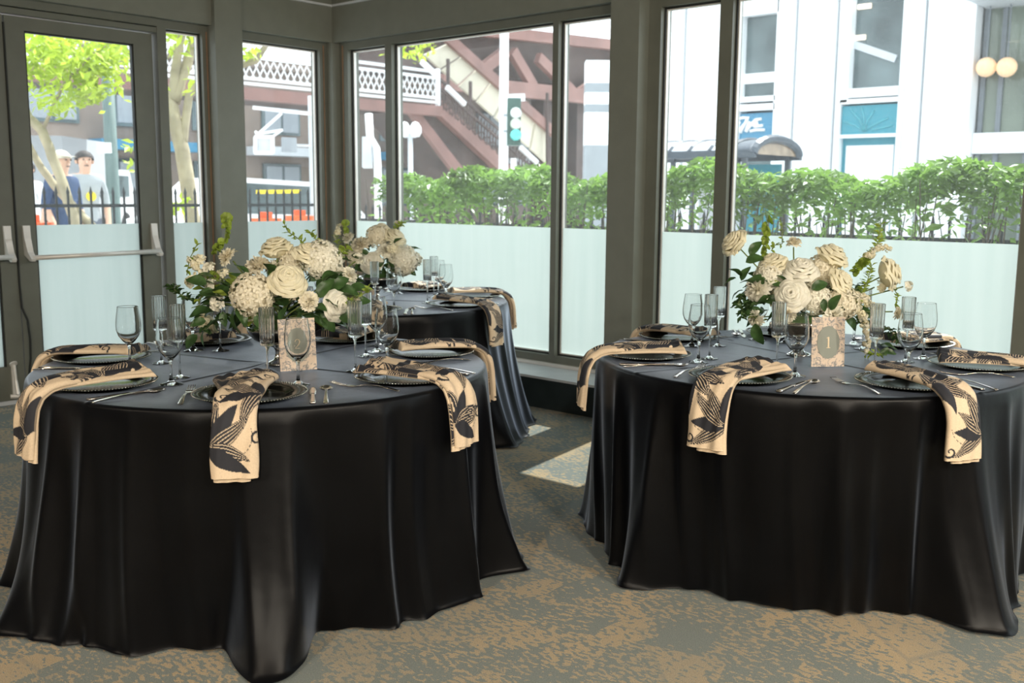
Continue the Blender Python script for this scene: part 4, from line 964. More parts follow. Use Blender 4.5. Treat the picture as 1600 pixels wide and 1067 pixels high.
# ---- trees
def tree(name, label, trunks, foliage, n, size, seed, depth):
    rng = np.random.RandomState(seed); P0 = at(*trunks[0][0][:2], depth); base = np.array([P0[0], P0[1], -0.09])
    root = empty(name, base); tag(root, label, 'tree')
    for q, (tr, r0, r1) in enumerate([(t[0:-2] if False else t[2], t[3], t[4]) for t in trunks]):
        pts = [at(x, y, depth + d) - base for x, y, d in tr]
        if q == 0: pts = [np.array([pts[0][0], pts[0][1], 0.0])] + pts
        N = len(pts); fine = []
        for i in range(N - 1):
            for u in np.linspace(0, 1, 5, endpoint=False): fine.append(pts[i] * (1 - u) + pts[i + 1] * u + rng.normal(0, r0 * 0.05, 3))
        fine.append(pts[-1])
        MB().tube(fine, list(np.linspace(r0, r1, len(fine))), 9).build('trunk' if q == 0 else 'branch', M['bark'], root, True)
    mb = MB(); P = []
    for (x, y, rx, ry, d, w) in foliage:
        for i in range(int(n * w)):
            v = rng.normal(0, 0.5, 3); P.append(at(x + rx * v[0], y + ry * v[1], depth + d + 0.5 * v[2]) - base)
    leaf_cloud(mb, P, size, rng, 0.2)
    f = mb.build('foliage', M['tree_leaf'], root); f['kind'] = 'stuff'
    return root
tree('leaning_tree', 'leaning tree with lime leaves outside the right glass door',
 [((118, 347), 0, [(128, 400, 0), (118, 347, 0), (92, 270, 0), (66, 205, 0), (44, 182, 0), (20, 130, 0), (5, 60, 0)], 0.062, 0.04), ((140, 350), 0, [(150, 360, 0.1), (128, 338, 0.1), (85, 290, 0.1), (62, 258, 0.1), (46, 228, 0.1), (20, 190, 0.1)], 0.05, 0.03),
  ((0, 0), 0, [(66, 205, 0), (100, 130, -0.2), (150, 80, -0.3), (190, 60, -0.3)], 0.02, 0.008)],
 [(95, 95, 75, 45, 0, 1.0), (150, 110, 60, 40, -0.2, 0.6), (120, 150, 60, 22, -0.2, 0.35), (60, 60, 60, 40, 0, 0.4), (175, 80, 40, 30, 0, .3), (85, 168, 25, 12, 0, .06), (200, 230, 9, 8, -0.4, .015), (200, 255, 9, 8, -.4, .015), (10, 80, 50, 50, 0, .4)], 560, 0.055, 31, 10.5)
tree('slender_tree', 'slender tree with forked pale trunk outside the sidelight window',
 [((300, 345), 0, [(303, 380, 0), (300, 345, 0), (288, 250, 0), (272, 180, 0), (262, 150, 0)], 0.10, 0.075), ((0, 0), 0, [(268, 165, 0), (275, 100, 0), (285, 50, 0), (290, 0, 0)], 0.06, 0.03), ((0, 0), 0, [(272, 160, 0), (290, 105, 0.1), (302, 65, 0.1), (330, 10, 0.1)], 0.07, 0.04), ((0, 0), 0, [(285, 230, 0), (295, 150, 0), (320, 120, 0), (400, 95, 0), (425, 55, 0)], 0.05, 0.03)],
 [(285, 55, 40, 30, 0, 0.25), (265, 45, 30, 15, 0, .15), (300, 130, 25, 20, 0, 0.05), (275, 325, 20, 14, -0.5, 0.08), (392, 85, 20, 14, 0, 0.08), (640, 85, 30, 14, 6, .12), (660, 70, 25, 12, 6, .1)], 430, 0.065, 32, 11.5)

# ---- people on the pavement
def person(x, ytop, depth, label, shirt, legs, hairm, cap, turn, seed):
    top = at(x, ytop, depth); H = top[2] + 0.09; s = H / 1.78
    root = empty('person', (top[0], top[1], -0.09), turn); tag(root, label, 'person')
    J = {'pel': (0, 0, 0.95), 'wai': (0, 0.0, 1.10), 'che': (0, 0.01, 1.33), 'nek': (0, 0.01, 1.50), 'hd0': (0, -0.015, 1.58), 'hd1': (0, -0.02, 1.68), 'hd2': (0, 0, 1.755),
         'shl': (-0.17, 0.01, 1.43), 'ell': (-0.24, 0.03, 1.15), 'wrl': (-0.22, -0.08, 0.92), 'hal': (-0.21, -0.11, 0.84), 'shr': (0.17, 0.01, 1.43), 'elr': (0.24, 0.03, 1.15), 'wrr': (0.23, -0.07, 0.92), 'har': (0.22, -0.10, 0.84),
         'hil': (-0.10, 0, 0.90), 'knl': (-0.11, -0.03, 0.50), 'anl': (-0.11, 0.03, 0.09), 'tol': (-0.12, -0.13, 0.035), 'hir': (0.10, 0, 0.90), 'knr': (0.12, -0.06, 0.50), 'anr': (0.12, 0.0, 0.09), 'tor': (0.13, -0.16, 0.035)}
    Rd = {'pel': .15, 'wai': .14, 'che': .16, 'nek': .058, 'hd0': .072, 'hd1': .095, 'hd2': .07, 'shl': .075, 'ell': .05, 'wrl': .036, 'hal': .04, 'shr': .075, 'elr': .05, 'wrr': .036, 'har': .04, 'hil': .10, 'knl': .068, 'anl': .048, 'tol': .04, 'hir': .10, 'knr': .068, 'anr': .048, 'tor': .04}
    E = [('pel', 'wai'), ('wai', 'che'), ('che', 'nek'), ('nek', 'hd0'), ('hd0', 'hd1'), ('hd1', 'hd2'), ('che', 'shl'), ('shl', 'ell'), ('ell', 'wrl'), ('wrl', 'hal'), ('che', 'shr'), ('shr', 'elr'), ('elr', 'wrr'), ('wrr', 'har'), ('pel', 'hil'), ('hil', 'knl'), ('knl', 'anl'), ('anl', 'tol'), ('pel', 'hir'), ('hir', 'knr'), ('knr', 'anr'), ('anr', 'tor')]
    ks = list(J); me = bpy.data.meshes.new('skel'); me.from_pydata([tuple(c * s for c in J[k]) for k in ks], [(ks.index(a), ks.index(b)) for a, b in E], []); me.update()
    o = link('skel', me); sk = o.modifiers.new('s', 'SKIN'); sub = o.modifiers.new('d', 'SUBSURF'); sub.levels = 2; sub.render_levels = 2
    for i, k in enumerate(ks):
        sv = me.skin_vertices[0].data[i]; sv.radius = (Rd[k] * s, Rd[k] * s * (0.75 if k in ('pel', 'wai', 'che') else 1)); sv.use_root = (k == 'pel')
    dg = bpy.context.evaluated_depsgraph_get(); bm = bpy.data.meshes.new_from_object(o.evaluated_get(dg)); bpy.data.objects.remove(o)
    bm.name = 'body'; bm.materials.clear()
    for m_ in (M['skin'], shirt, legs, M['tyre']): bm.materials.append(m_)
    for p in bm.polygons:
        c = p.center / s; z = c[2]
        if z > 1.49: mi = 0
        elif z > 0.93 and not (abs(c[0]) > 0.18 and z < 1.12): mi = 1
        elif abs(c[0]) > 0.17 and z > 0.75: mi = 0
        elif z > 0.10: mi = 2
        else: mi = 3
        p.material_index = mi
    bm.shade_smooth(); link('body', bm, root)
    fc = MB()   # nose, eyes and ears
    fc.add([(-0.014 * s, -0.108 * s, 1.63 * s), (0.014 * s, -0.108 * s, 1.63 * s), (0, -0.135 * s, 1.625 * s), (0, -0.10 * s, 1.675 * s)], [(0, 2, 3), (2, 1, 3), (0, 1, 2)])
    for sx in (-1, 1): fc.tube([(sx * 0.092 * s, 0.0, 1.62 * s), (sx * 0.10 * s, 0.005, 1.66 * s)], [0.014 * s, 0.018 * s], 6)
    fc.build('nose_and_ears', M['skin'], root)
    ey = MB()
    for sx in (-1, 1): ey.tube([(sx * 0.035 * s, -0.103 * s, 1.668 * s), (sx * 0.035 * s, -0.112 * s, 1.668 * s)], 0.010 * s, 6)
    ey.tube([(-0.025 * s, -0.098 * s, 1.595 * s), (0.025 * s, -0.098 * s, 1.595 * s)], 0.006 * s, 5)
    ey.build('eyes_and_mouth', M['hair'], root)
    hm = MB(); P = []
    for i in range(7):
        a = PI / 2 * (i / 6) * (1.0 if cap else 1.12); P.append((0.112 * s * math.sin(a) + 0.002, 0.108 * s * math.cos(a)))
    hm.lathe(P[::-1], 18)
    h = hm.build('cap' if cap else 'hair', M['cap'] if cap else hairm, root, True, (0, 0.008 * s, 1.672 * s))
    h.rotation_euler = (-0.12 if cap else -0.42, 0, 0)
    if cap:
        MB().add([(-0.075 * s, -0.09 * s, 0.023 * s), (0.075 * s, -0.09 * s, 0.023 * s), (0.05 * s, -0.18 * s, 0.008 * s), (-0.05 * s, -0.18 * s, 0.008 * s), (-0.075 * s, -0.09 * s, 0.03 * s), (0.075 * s, -0.09 * s, 0.03 * s), (0.05 * s, -0.18 * s, 0.013 * s), (-0.05 * s, -0.18 * s, 0.013 * s)], [(0, 1, 2, 3), (7, 6, 5, 4), (0, 3, 7, 4), (1, 5, 6, 2), (2, 6, 7, 3)]).build('peak', M['cap'], h)
    return root
person(95, 234, 12.0, 'man in pale cap and navy shirt beyond the fence', M['navy'], M['khaki'], M['hair'], True, 1.9, 1)
p2 = person(131, 235, 13.4, 'dark haired man in a light grey hoodie beyond the fence', M['hoodie'], M['trousers'], M['hair'], False, 1.35, 2)
MB().lathe([(0.0, 0.0), (0.065, 0.0), (0.065, -0.01), (0.0, -0.012)], 20).build('chest_print', M['yellow'], p2, False, (0.03, -0.145, 1.33)).rotation_euler = (PI / 2, 0, 0)
person(40, 250, 14.0, 'person in a white top at the left edge of the door glass', M['white'], M['trousers'], M['hair'], False, 0.6, 3)

# ---- street furniture beyond the doors
def simple(name, label, cat, base, group=None): return tag(empty(name, base), label, cat, group)
def post(x, ybot, ytop, depth): a = at(x, ytop, depth); return np.array([a[0], a[1], -0.09]), a[2] + 0.09
b_, h_ = post(163, 350, 20, 15.0)
o = simple('street_pole', 'thick green street pole with a small white sign outside the door', 'pole', b_)
MB().tube([(0, 0, 0), (0, 0, 0.5), (0, 0, h_)], [0.15, 0.10, 0.085], 14).build('shaft', M['greenpole'], o, True)
q = at(163, 231, 14.8) - b_; MB().bar(q - _IX * 0.10, q + _IX * 0.10, 0.02, 0.15).build('sign', M['white'], o)
# box truck
c0 = at(98, 300, 25.0); tk = simple('box_truck', 'pale grey box truck parked behind the two men', 'truck', (c0[0], c0[1], -0.09)); tk.rotation_euler = (0, 0, 2.36)
MB().box(-2.6, 1.0, -1.0, 1.0, 0.75, 2.60).build('cargo_box', M['lightgrey'], tk)
cb = MB(); cb.add([(1.05, -0.95, 0.5), (2.7, -0.95, 0.5), (2.7, -0.95, 1.15), (2.25, -0.95, 1.95), (1.05, -0.95, 1.95), (1.05, 0.95, 0.5), (2.7, 0.95, 0.5), (2.7, 0.95, 1.15), (2.25, 0.95, 1.95), (1.05, 0.95, 1.95)], [(0, 1, 2, 3, 4), (9, 8, 7, 6, 5), (1, 6, 7, 2), (2, 7, 8, 3), (3, 8, 9, 4), (0, 4, 9, 5), (0, 5, 6, 1)])
cb.build('cab', M['white'], tk)
MB().box(1.35, 2.15, -0.965, 0.965, 1.25, 1.8).build('cab_window', M['win_dark'], tk)
for xx in (-1.7, 1.8):
    for yy in (-0.85, 0.85): MB().tube([(xx, yy - 0.12, 0.42), (xx, yy + 0.12, 0.42)], 0.42, 20).build('wheel', M['tyre'], tk)
MB().box(-2.6, 2.6, -0.7, 0.7, 0.45, 0.75).build('chassis', M['tyre'], tk)
# orange and white barrels
def barrel(x, y, depth, label):
    c = at(x, y, depth); o = simple('traffic_barrel', label, 'barrel', (c[0], c[1], -0.09), 'orange traffic barrels')
    z = 0.0
    MB().tube([(0, 0, 0), (0, 0, 0.07)], 0.33, 16).build('rubber_base', M['tyre'], o)
    for i in range(5):
        r = 0.27 - 0.016 * i
        MB().lathe([(r, 0.07 + 0.2 * i), (r - 0.004, 0.27 + 0.2 * i), (0.0, 0.27 + 0.2 * i)], 20).build('band', M['orange'] if i % 2 == 0 else M['white'], o, False)
    MB().box(-0.10, 0.10, -0.03, 0.03, 1.07, 1.15).build('handle', M['orange'], o)
barrel(415, 322, 13.0, 'orange and white traffic barrel behind the fence, left of two in the corner window')
barrel(468, 322, 14.6, 'orange and white traffic barrel behind the fence, right of two in the corner window')
barrel(50, 325, 10.6, 'orange traffic barrel at the bottom left of the door glass')
barrel(930, 326, 14.0, 'orange traffic barrel glimpsed through the hedge left of the column')
tp = at(400, 300, 12.6); tq = at(470, 299, 13.4)
o = simple('caution_tape', 'yellow caution tape stretched behind the fence in the corner window', 'tape', tp); MB().bar((0, 0, 0), tq - tp, 0.004, 0.05).build('tape', M['yellow'], o)
# sign arm seen through the corner window
b_, h_ = post(487, 350, 150, 15.5)
o = simple('sign_gantry', 'white street sign arm with framed board outside the corner window', 'sign', b_)
MB().tube([(0, 0, 0), (0, 0, h_)], 0.06, 10).build('post', M['lightgrey'], o, True)
MB().bar(at(395, 168, 15.2) - b_, at(487, 178, 15.5) - b_, 0.05, 0.05).build('arm', M['white'], o)
MB().bar(at(404, 209, 15.2) - b_, at(440, 177, 15.3) - b_, 0.04, 0.04).build('brace', M['white'], o); MB().bar(at(404, 209, 15.2) - b_, at(442, 203, 15.3) - b_, 0.04, 0.04).build('brace', M['white'], o)
sg = MB()
for a, c in (((398, 214), (426, 214)), ((398, 239), (426, 239)), ((399, 214), (399, 239)), ((426, 214), (426, 239))): sg.bar(at(*a, 15.2) - b_, at(*c, 15.2) - b_, 0.05, 0.05)
sg.build('sign_frame', M['white'], o)
MB().bar(at(400, 226, 15.22) - b_, at(425, 226, 15.22) - b_, 0.01, 0.22).build('sign_board', M['lightgrey'], o)
MB().bar(at(399, 205, 15.2) - b_, at(404, 214, 15.2) - b_, 0.03, 0.03).build('hanger', M['white'], o); MB().bar(at(425, 214, 15.2) - b_, at(441, 203, 15.3) - b_, 0.03, 0.03).build('hanger', M['white'], o)
MB().bar(at(441, 226, 15.2) - b_, at(462, 227, 15.3) - b_, 0.10, 0.22).build('signal_box', M['grey'], o); MB().bar(at(462, 227, 15.3) - b_, at(487, 228, 15.5) - b_, 0.04, 0.04).build('arm', M['lightgrey'], o)
# white car
c0 = at(430, 292, 17.0); car = simple('parked_car', 'white car parked beyond the barrels in the corner window', 'car', (c0[0], c0[1], -0.09)); car.rotation_euler = (0, 0, PI / 2)
cb = MB(); prof = [(-2.2, 0.35), (2.2, 0.35), (2.25, 0.75), (1.3, 0.95), (0.6, 1.55), (-1.2, 1.62), (-1.9, 1.05), (-2.25, 0.95)]
cb.add([(x, -0.88, z) for x, z in prof] + [(x, 0.88, z) for x, z in prof], [tuple(range(8))[::-1], tuple(range(8, 16))] + [(i, (i + 1) % 8, 8 + (i + 1) % 8, 8 + i) for i in range(8)])
cb.build('car_body', M['white'], car)
MB().add([(x, y, z) for y in (-0.885, 0.885) for x, z in ((-1.65, 1.08), (1.15, 1.02), (0.55, 1.48), (-1.15, 1.54))], [(0, 1, 2, 3), (7, 6, 5, 4)]).build('car_windows', M['win_dark'], car)
for xx in (-1.4, 1.4):
    for yy in (-0.8, 0.8): MB().tube([(xx, yy - 0.11, 0.33), (xx, yy + 0.11, 0.33)], 0.33, 18).build('wheel', M['tyre'], car)

# ---- elevated station: walkway, lattice railing, covered stair
XW = -14.0
def wp(x, y, X=XW): return on_x(x, y, X)
st = simple('elevated_walkway', 'rust red elevated walkway with white lattice railing and covered stair', 'walkway', (XW, 0, -0.09)); sb = np.array([XW, 0, -0.09])
zt0 = wp(571, 98)[2]; zb0 = wp(571, 149)[2]; zg0 = wp(571, 172)[2]; yE = wp(684, 130)[1]; y0 = -16.0
MB().box(-0.15, 0.15, y0, yE, zg0 - sb[2], zb0 - 0.1 - sb[2]).build('girder', M['rust'], st)
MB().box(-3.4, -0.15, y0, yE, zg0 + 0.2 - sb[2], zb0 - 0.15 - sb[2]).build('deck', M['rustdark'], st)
for z in (zt0, zt0 - 0.16, zb0 + 0.12, zb0): MB().box(-0.03, 0.03, y0, yE, z - 0.035 - sb[2], z + 0.035 - sb[2]).build('railing_bar', M['white'], st)
la = MB(); lb, lt = zb0 + 0.12 - sb[2], zt0 - 0.16 - sb[2]; hh = lt - lb; yy = y0
while yy < yE - hh * 0.4:
    la.bar((0, yy, lb), (0, yy + hh * 0.55, lt), 0.022, 0.022); la.bar((0, yy + hh * 0.55, lb), (0, yy, lt), 0.022, 0.022); yy += hh * 0.36
lo_ = la.build('lattice', M['white'], st); lo_['kind'] = 'stuff'
yy = y0
while yy <= yE + 0.01:
    MB().box(-0.05, 0.05, yy - 0.05, yy + 0.05, lb - 0.2, lt + 0.25).build('railing_post', M['white'], st); yy += (yE - y0) / 9
for yy in (-12.0, -4.0, 1.5):
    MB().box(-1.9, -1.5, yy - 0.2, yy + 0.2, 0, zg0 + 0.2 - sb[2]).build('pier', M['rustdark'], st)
def prism(pxs, X0, X1, m, nm, par=st):
    v = [on_x(x, y, X0) - sb for x, y in pxs]; w = [np.array([p[0] + (X1 - X0), p[1], p[2]]) for p in v]; n = len(v)
    return MB().add(v + w, [tuple(range(n)), tuple(range(n, 2 * n))[::-1]] + [(i, n + i, n + (i + 1) % n, (i + 1) % n) for i in range(n)]).build(nm, m, par)
prism([(684, 150), (684, 176), (800, 285), (812, 285), (812, 272)], XW, XW - 0.25, M['rust'], 'stringer')
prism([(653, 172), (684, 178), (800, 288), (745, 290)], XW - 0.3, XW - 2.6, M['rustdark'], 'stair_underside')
prism([(640, 176), (655, 174), (745, 290), (725, 290)], XW - 0.1, XW - 0.25, M['rust'], 'stringer')
for a, c in (((684, 121), (845, 258)), ((684, 135), (832, 262))): MB().bar(wp(*a) - sb, wp(*c) - sb, 0.07, 0.07).build('handrail', M['rustdark'], st)
bl_ = MB()
for i in range(34):
    u = i / 33; a = wp(684 + 150 * u, 124 + 132 * u) - sb; c = wp(684 + 120 * u, 156 + 115 * u) - sb; bl_.bar(a, np.array([a[0], a[1], max(c[2] - 0.15, a[2] - 1.0)]), 0.03, 0.03, (1, 0, 0))
    if i % 2: bl_.tube([a + np.array([0, 0.1 * math.cos(t), -0.5 + 0.12 * math.sin(t)]) for t in np.linspace(0, 2 * PI, 9)], 0.02, 4, False)
ob = bl_.build('balusters', M['rustdark'], st); ob['kind'] = 'stuff'
tube_m = M['white']
for a, c in (((659, 96), (684, 120)), ((698, 136), (726, 163)), ((813, 230), (839, 254))): MB().bar(wp(*a, XW + 0.1) - sb, wp(*c, XW + 0.1) - sb, 0.10, 0.13).build('lamp_tube', M['white'], st)
# sloping stair roof: cream panels between battens
for i in range(7):
    u0, u1 = i / 7 + 0.008, (i + 1) / 7 - 0.008
    T = lambda u: (702 + 157 * u, 66 + 140 * u); Bq = lambda u: (684 + 172 * u, 84 + 172 * u)
    prism([T(u0), T(u1), (Bq(u1)[0] - 22 * (1 - u1), Bq(u1)[1]), (Bq(u0)[0] - 22 * (1 - u0), Bq(u0)[1])], XW - 2.4, XW - 2.5, M['cream'], 'roof_panel')
MB().bar(on_x(696, 56, XW - 2.3) - sb, on_x(866, 208, XW - 2.3) - sb, 0.15, 0.32).build('roof_beam', M['rust'], st)
for x, y in ((700, 152), (735, 187), (855, 205)): MB().bar(on_x(x, y - 60, XW - 2.2) - sb, on_x(x, y + 50, XW - 2.2) - sb, 0.08, 0.08, (1, 0, 0)).build('roof_post', M['rustdark'], st)
# train structure above and behind the stair
tr = simple('rail_viaduct', 'dark rust steel rail viaduct high behind the stair', 'viaduct', (XW - 6, 6, -0.09)); tb = np.array([XW - 6, 6, -0.09])
def vbar(a, c, w, h, m, nm, X=XW - 5): MB().bar(on_x(*a, X) - tb, on_x(*c, X) - tb, w, h).build(nm, m, tr)
prismv = lambda pxs, X0, X1, m, nm: (lambda v: MB().add(v + [np.array([p[0] + X1 - X0, p[1], p[2]]) for p in v], [tuple(range(len(v))), tuple(range(len(v), 2 * len(v)))[::-1]] + [(i, len(v) + i, len(v) + (i + 1) % len(v), (i + 1) % len(v)) for i in range(len(v))]).build(nm, m, tr))([on_x(x, y, X0) - tb for x, y in pxs])
prismv([(650, 30), (1100, 98), (1100, 162), (650, 104)], XW - 5.5, XW - 9, M['rustdark'], 'track_deck')
vbar((690, 128), (1100, 170), 0.3, 0.55, M['rust'], 'lower_chord'); vbar((680, 40), (1100, 86), 0.3, 0.4, M['rust'], 'upper_chord')
for a, c in (((720, 135), (790, 80)), ((840, 90), (900, 150)), ((900, 150), (990, 85)), ((800, 80), (835, 140))): vbar(a, c, 0.25, 0.4, M['rust'], 'brace')
for x in (848, 900, 985, 700): 
    P = on_x(x, 150, XW - 6) - tb; MB().box(P[0] - 0.35, P[0] + 0.35, P[1] - 0.35, P[1] + 0.35, 0, P[2]).build('pier', M['rustdark'], tr)

# ---- far building behind the walkway
fbd = simple('tan_building', 'dim tan masonry building far behind the walkway and fence', 'building', (-24, -4, -0.09)); fo_ = np.array([-24, -4, -0.09])
MB().box(-4, 0, -24, 50, 0, 5.6).build('wall', M['brickbld'], fbd)
wmesh = MB().box(0, 0.08, -0.8, 0.8, 0, 1.5).mesh('window', M['win_dark']); pmesh = MB().box(0.08, 0.12, -0.7, -0.05, 0.1, 1.4).box(0.08, 0.12, 0.05, 0.7, 0.1, 1.4).mesh('pane', M['grey'])
for i in range(27):
    for z in (0.9, 3.4):
        w_ = link('window', wmesh, fbd, (0, -22.5 + 2.7 * i, z)); link('panes', pmesh, w_)
MB().box(-4.2, 0.25, -24.2, 50.2, 5.6, 5.9).build('cornice', M['brickbld'], fbd)
for i in range(12): MB().box(0.1, 1.0, -20 + 5.6 * i, -16.6 + 5.6 * i, 2.65, 2.95).build('shop_awning', M['lightgrey'] if i % 2 else M['sign_blue'], fbd)

# ---- traffic light, lamp post, white pipe, sign pylon
b_, h_ = post(788, 262, 30, 15.0); o = simple('traffic_light', 'pale grey traffic light pole with signal head and street sign', 'traffic light', b_)
MB().tube([(0, 0, 0), (0, 0, 0.3), (0, 0, h_ + 1)], [0.12, 0.075, 0.065], 12).build('pole', M['white'], o, True)
a = at(803, 191, 14.9) - b_; hd = MB(); hd.bar(a + np.array([0, 0, -0.34]), a + np.array([0, 0, 0.34]), 0.20, 0.2, _IX); hdo = hd.build('signal_head', M['signal'], o)
for y_, col in ((177, (0.55, 0.6, 0.58)), (194, (0.5, 0.55, 0.45)), (211, (0.10, 0.55, 0.50))):
    c = at(806, y_, 14.78) - b_; MB().tube([c, c - _F * 0.05], [0.085, 0.08], 14).build('lens', mat('lens_%d' % y_, col, 0.2), hdo)
for y_ in (180, 205): MB().bar(at(788, y_, 15) - b_, at(801, y_, 14.9) - b_, 0.03, 0.03).build('bracket', M['grey'], o)
MB().bar(at(794, 153, 15) - b_, at(820, 152, 15.1) - b_, 0.02, 0.11).build('street_sign', M['white'], o); MB().bar(at(798, 256, 14.9) - b_, at(807, 256, 14.9) - b_, 0.08, 0.16).build('push_button_box', M['white'], o)
b_, h_ = post(641, 300, 206, 17.0); o = simple('street_lamp', 'twin globe street lamp under the covered stair', 'street lamp', b_)
MB().tube([(0, 0, 0), (0, 0, 0.5), (0, 0, h_)], [0.12, 0.05, 0.04], 10).build('post', M['lightgrey'], o, True)
MB().bar(at(632, 213, 17) - b_, at(650, 213, 17) - b_, 0.05, 0.05).build('crossarm', M['lightgrey'], o)
for x in (632, 649):
    c = at(x, 204, 17) - b_; MB().lathe([(0.0, -0.11), (0.07, -0.10), (0.105, -0.03), (0.10, 0.05), (0.05, 0.13), (0.0, 0.15)], 16).build('globe', M['white'], o, True, c)
b_, h_ = post(590, 330, 178, 13.0); o = simple('bent_pipe', 'white bent pipe post left of the hedge, seen past the corner', 'pipe', b_)
MB().tube([(0, 0, 0)] + [at(x, y, 13.0) - b_ for x, y in ((590, 260), (588, 232), (578, 215), (576, 178))], 0.05, 10).build('pipe', M['white'], o, True)
MB().bar(at(574, 215, 13) - b_, at(574, 262, 13) - b_, 0.12, 0.12, _IX).build('meter_box', M['lightgrey'], o)
c = at(930, 300, 13.5); o = simple('sign_pylon', 'tall white and grey banded sign pylon left of the column', 'sign', (c[0], c[1], -0.09)); ob_ = np.array([c[0], c[1], -0.09])
def band(y0_, y1_, m, nm):
    a = at(912, y0_, 13.5) - ob_; z0 = at(930, y1_, 13.5)[2] + 0.09; z1 = at(930, y0_, 13.5)[2] + 0.09; u = _IX * np.array([1, 1, 0])
    MB().bar(at(911, 300, 13.5) * np.array([1, 1, 0]) - ob_ * np.array([1, 1, 0]) + np.array([0, 0, (z0 + z1) / 2]), at(951, 300, 13.5) * np.array([1, 1, 0]) - ob_ * np.array([1, 1, 0]) + np.array([0, 0, (z0 + z1) / 2]), 0.3, z1 - z0).build(nm, m, o)
band(100, 134, M['white'], 'top_panel')
for i, (a, c, m) in enumerate(((134, 148, 'grey'), (148, 166, 'white'), (166, 178, 'grey'), (178, 206, 'white'), (206, 228, 'white'), (228, 410, 'grey'))): band(a, c, M[m], 'band')

# ---- white building across the street
YB = 14.0
fa = simple('white_building', 'white panelled building with teal signs across the street', 'building', (8, YB, -0.09)); fb_ = np.array([8, YB, -0.09])
def fx(x, y=150): return on_y(x, y, YB)[0] - 8
def fz(y, x=1300): return on_y(x, y, YB)[2] + 0.09
TOPZ = 11.0
MB().box(fx(975), fx(1516), 0.5, 6, 0, TOPZ).build('core_wall', M['seam'], fa)
for a, c in ((975, 1065), (1070, 1143), (1219, 1237), (1242, 1299), (1413, 1437), (1442, 1516)):
    MB().box(fx(a), fx(c), 0.0, 0.5, 0, TOPZ).build('facade_panel', M['facade'], fa)
def rect(x0, x1, y0_, y1_, d0, d1, m, nm, par=fa, xm=None):
    return MB().box(fx(x0), fx(x1), d0, d1, fz(y1_, (x0 + x1) / 2), fz(y0_, (x0 + x1) / 2)).build(nm, m, par)
# bay with the blue lettered sign
for x0, x1, y0_, y1_ in ((1145, 1152, -400, 420), (1206, 1215, -400, 420), (1150, 1208, 150, 158), (1150, 1208, 162, 172), (1150, 1208, -80, 22)): rect(x0, x1, y0_, y1_, 0.08, 0.45, M['facade'], 'bay_frame')
w_ = rect(1150, 1208, 22, 150, 0.30, 0.45, M['win_dark'], 'window'); rect(1150, 1208, 112, 128, 0.24, 0.30, M['white'], 'sash_bar', w_)
sg = rect(1150, 1203, 176, 222, 0.15, 0.45, M['sign_blue'], 'sign_board')
sc_ = MB()
def sp(x, y): p = on_y(x, y, YB + 0.14) - fb_; return p
for pts in ([(1150, 188), (1160, 184), (1170, 184), (1166, 191), (1158, 200), (1152, 208)], [(1156, 190), (1152, 200), (1155, 206)], [(1168, 186), (1162, 197), (1157, 208)], [(1172, 190), (1168, 198), (1165, 206)], [(1166, 206), (1174, 194), (1181, 187), (1190, 186)], [(1174, 196), (1184, 193), (1182, 190)], [(1178, 198), (1192, 196)], [(1172, 205), (1182, 203), (1195, 203)]):
    sc_.tube([sp(*p) for p in pts], 0.033, 6)
sc_.build('script_lettering', M['white'], sg, True)
rect(1150, 1206, 226, 420, 0.30, 0.45, M['win_dark'], 'window')
# bay with the teal panel
for x0, x1, y0_, y1_ in ((1303, 1321, -400, 160), (1401, 1409, -400, 420), (1303, 1311, 160, 420), (1320, 1402, 136, 150), (1310, 1402, 153, 160), (1310, 1402, 209, 214)): rect(x0, x1, y0_, y1_, 0.08, 0.45, M['facade'], 'bay_frame')
w_ = rect(1320, 1402, -120, 136, 0.30, 0.45, M['win_dark'], 'window'); MB().bar(on_y(1324, 66, YB + 0.28) - fb_, on_y(1400, 92, YB + 0.28) - fb_, 0.04, 0.14).build('beam_reflection', M['lightgrey'], w_)  # slanted pale bar modelled in place of a beam's reflection in the glass
for x, y in ((1351, 10), (1342, 59)):
    c = on_y(x, y, YB + 0.27) - fb_; MB().bar(c - np.array([0.13, 0, 0]), c + np.array([0.13, 0, 0]), 0.04, 0.09).build('ceiling_lamp', emat('shop_lamp_%d' % y, (1.0, 0.82, 0.66), 1.2), w_)
tl_ = rect(1312, 1399, 163, 209, 0.15, 0.45, M['sign_teal'], 'sign_board'); lv = MB()
for pts in ([(1350, 205), (1355, 190), (1366, 172)], [(1350, 205), (1344, 188), (1330, 172)], [(1350, 205), (1368, 194), (1388, 184)], [(1350, 205), (1336, 196), (1318, 190)], [(1350, 205), (1350, 185), (1347, 168)], [(1362, 203), (1376, 200), (1394, 196)]): lv.tube([on_y(x, y, YB + 0.14) - fb_ for x, y in pts], 0.012, 5)
lv.build('leaf_print', mat('teal_light', (0.10, 0.40, 0.46), 0.5), tl_, True)
rect(1311, 1400, 214, 420, 0.28, 0.45, M['sign_teal'], 'shop_front'); rect(1319, 1394, 226, 420, 0.22, 0.28, M['white'], 'shop_blind')
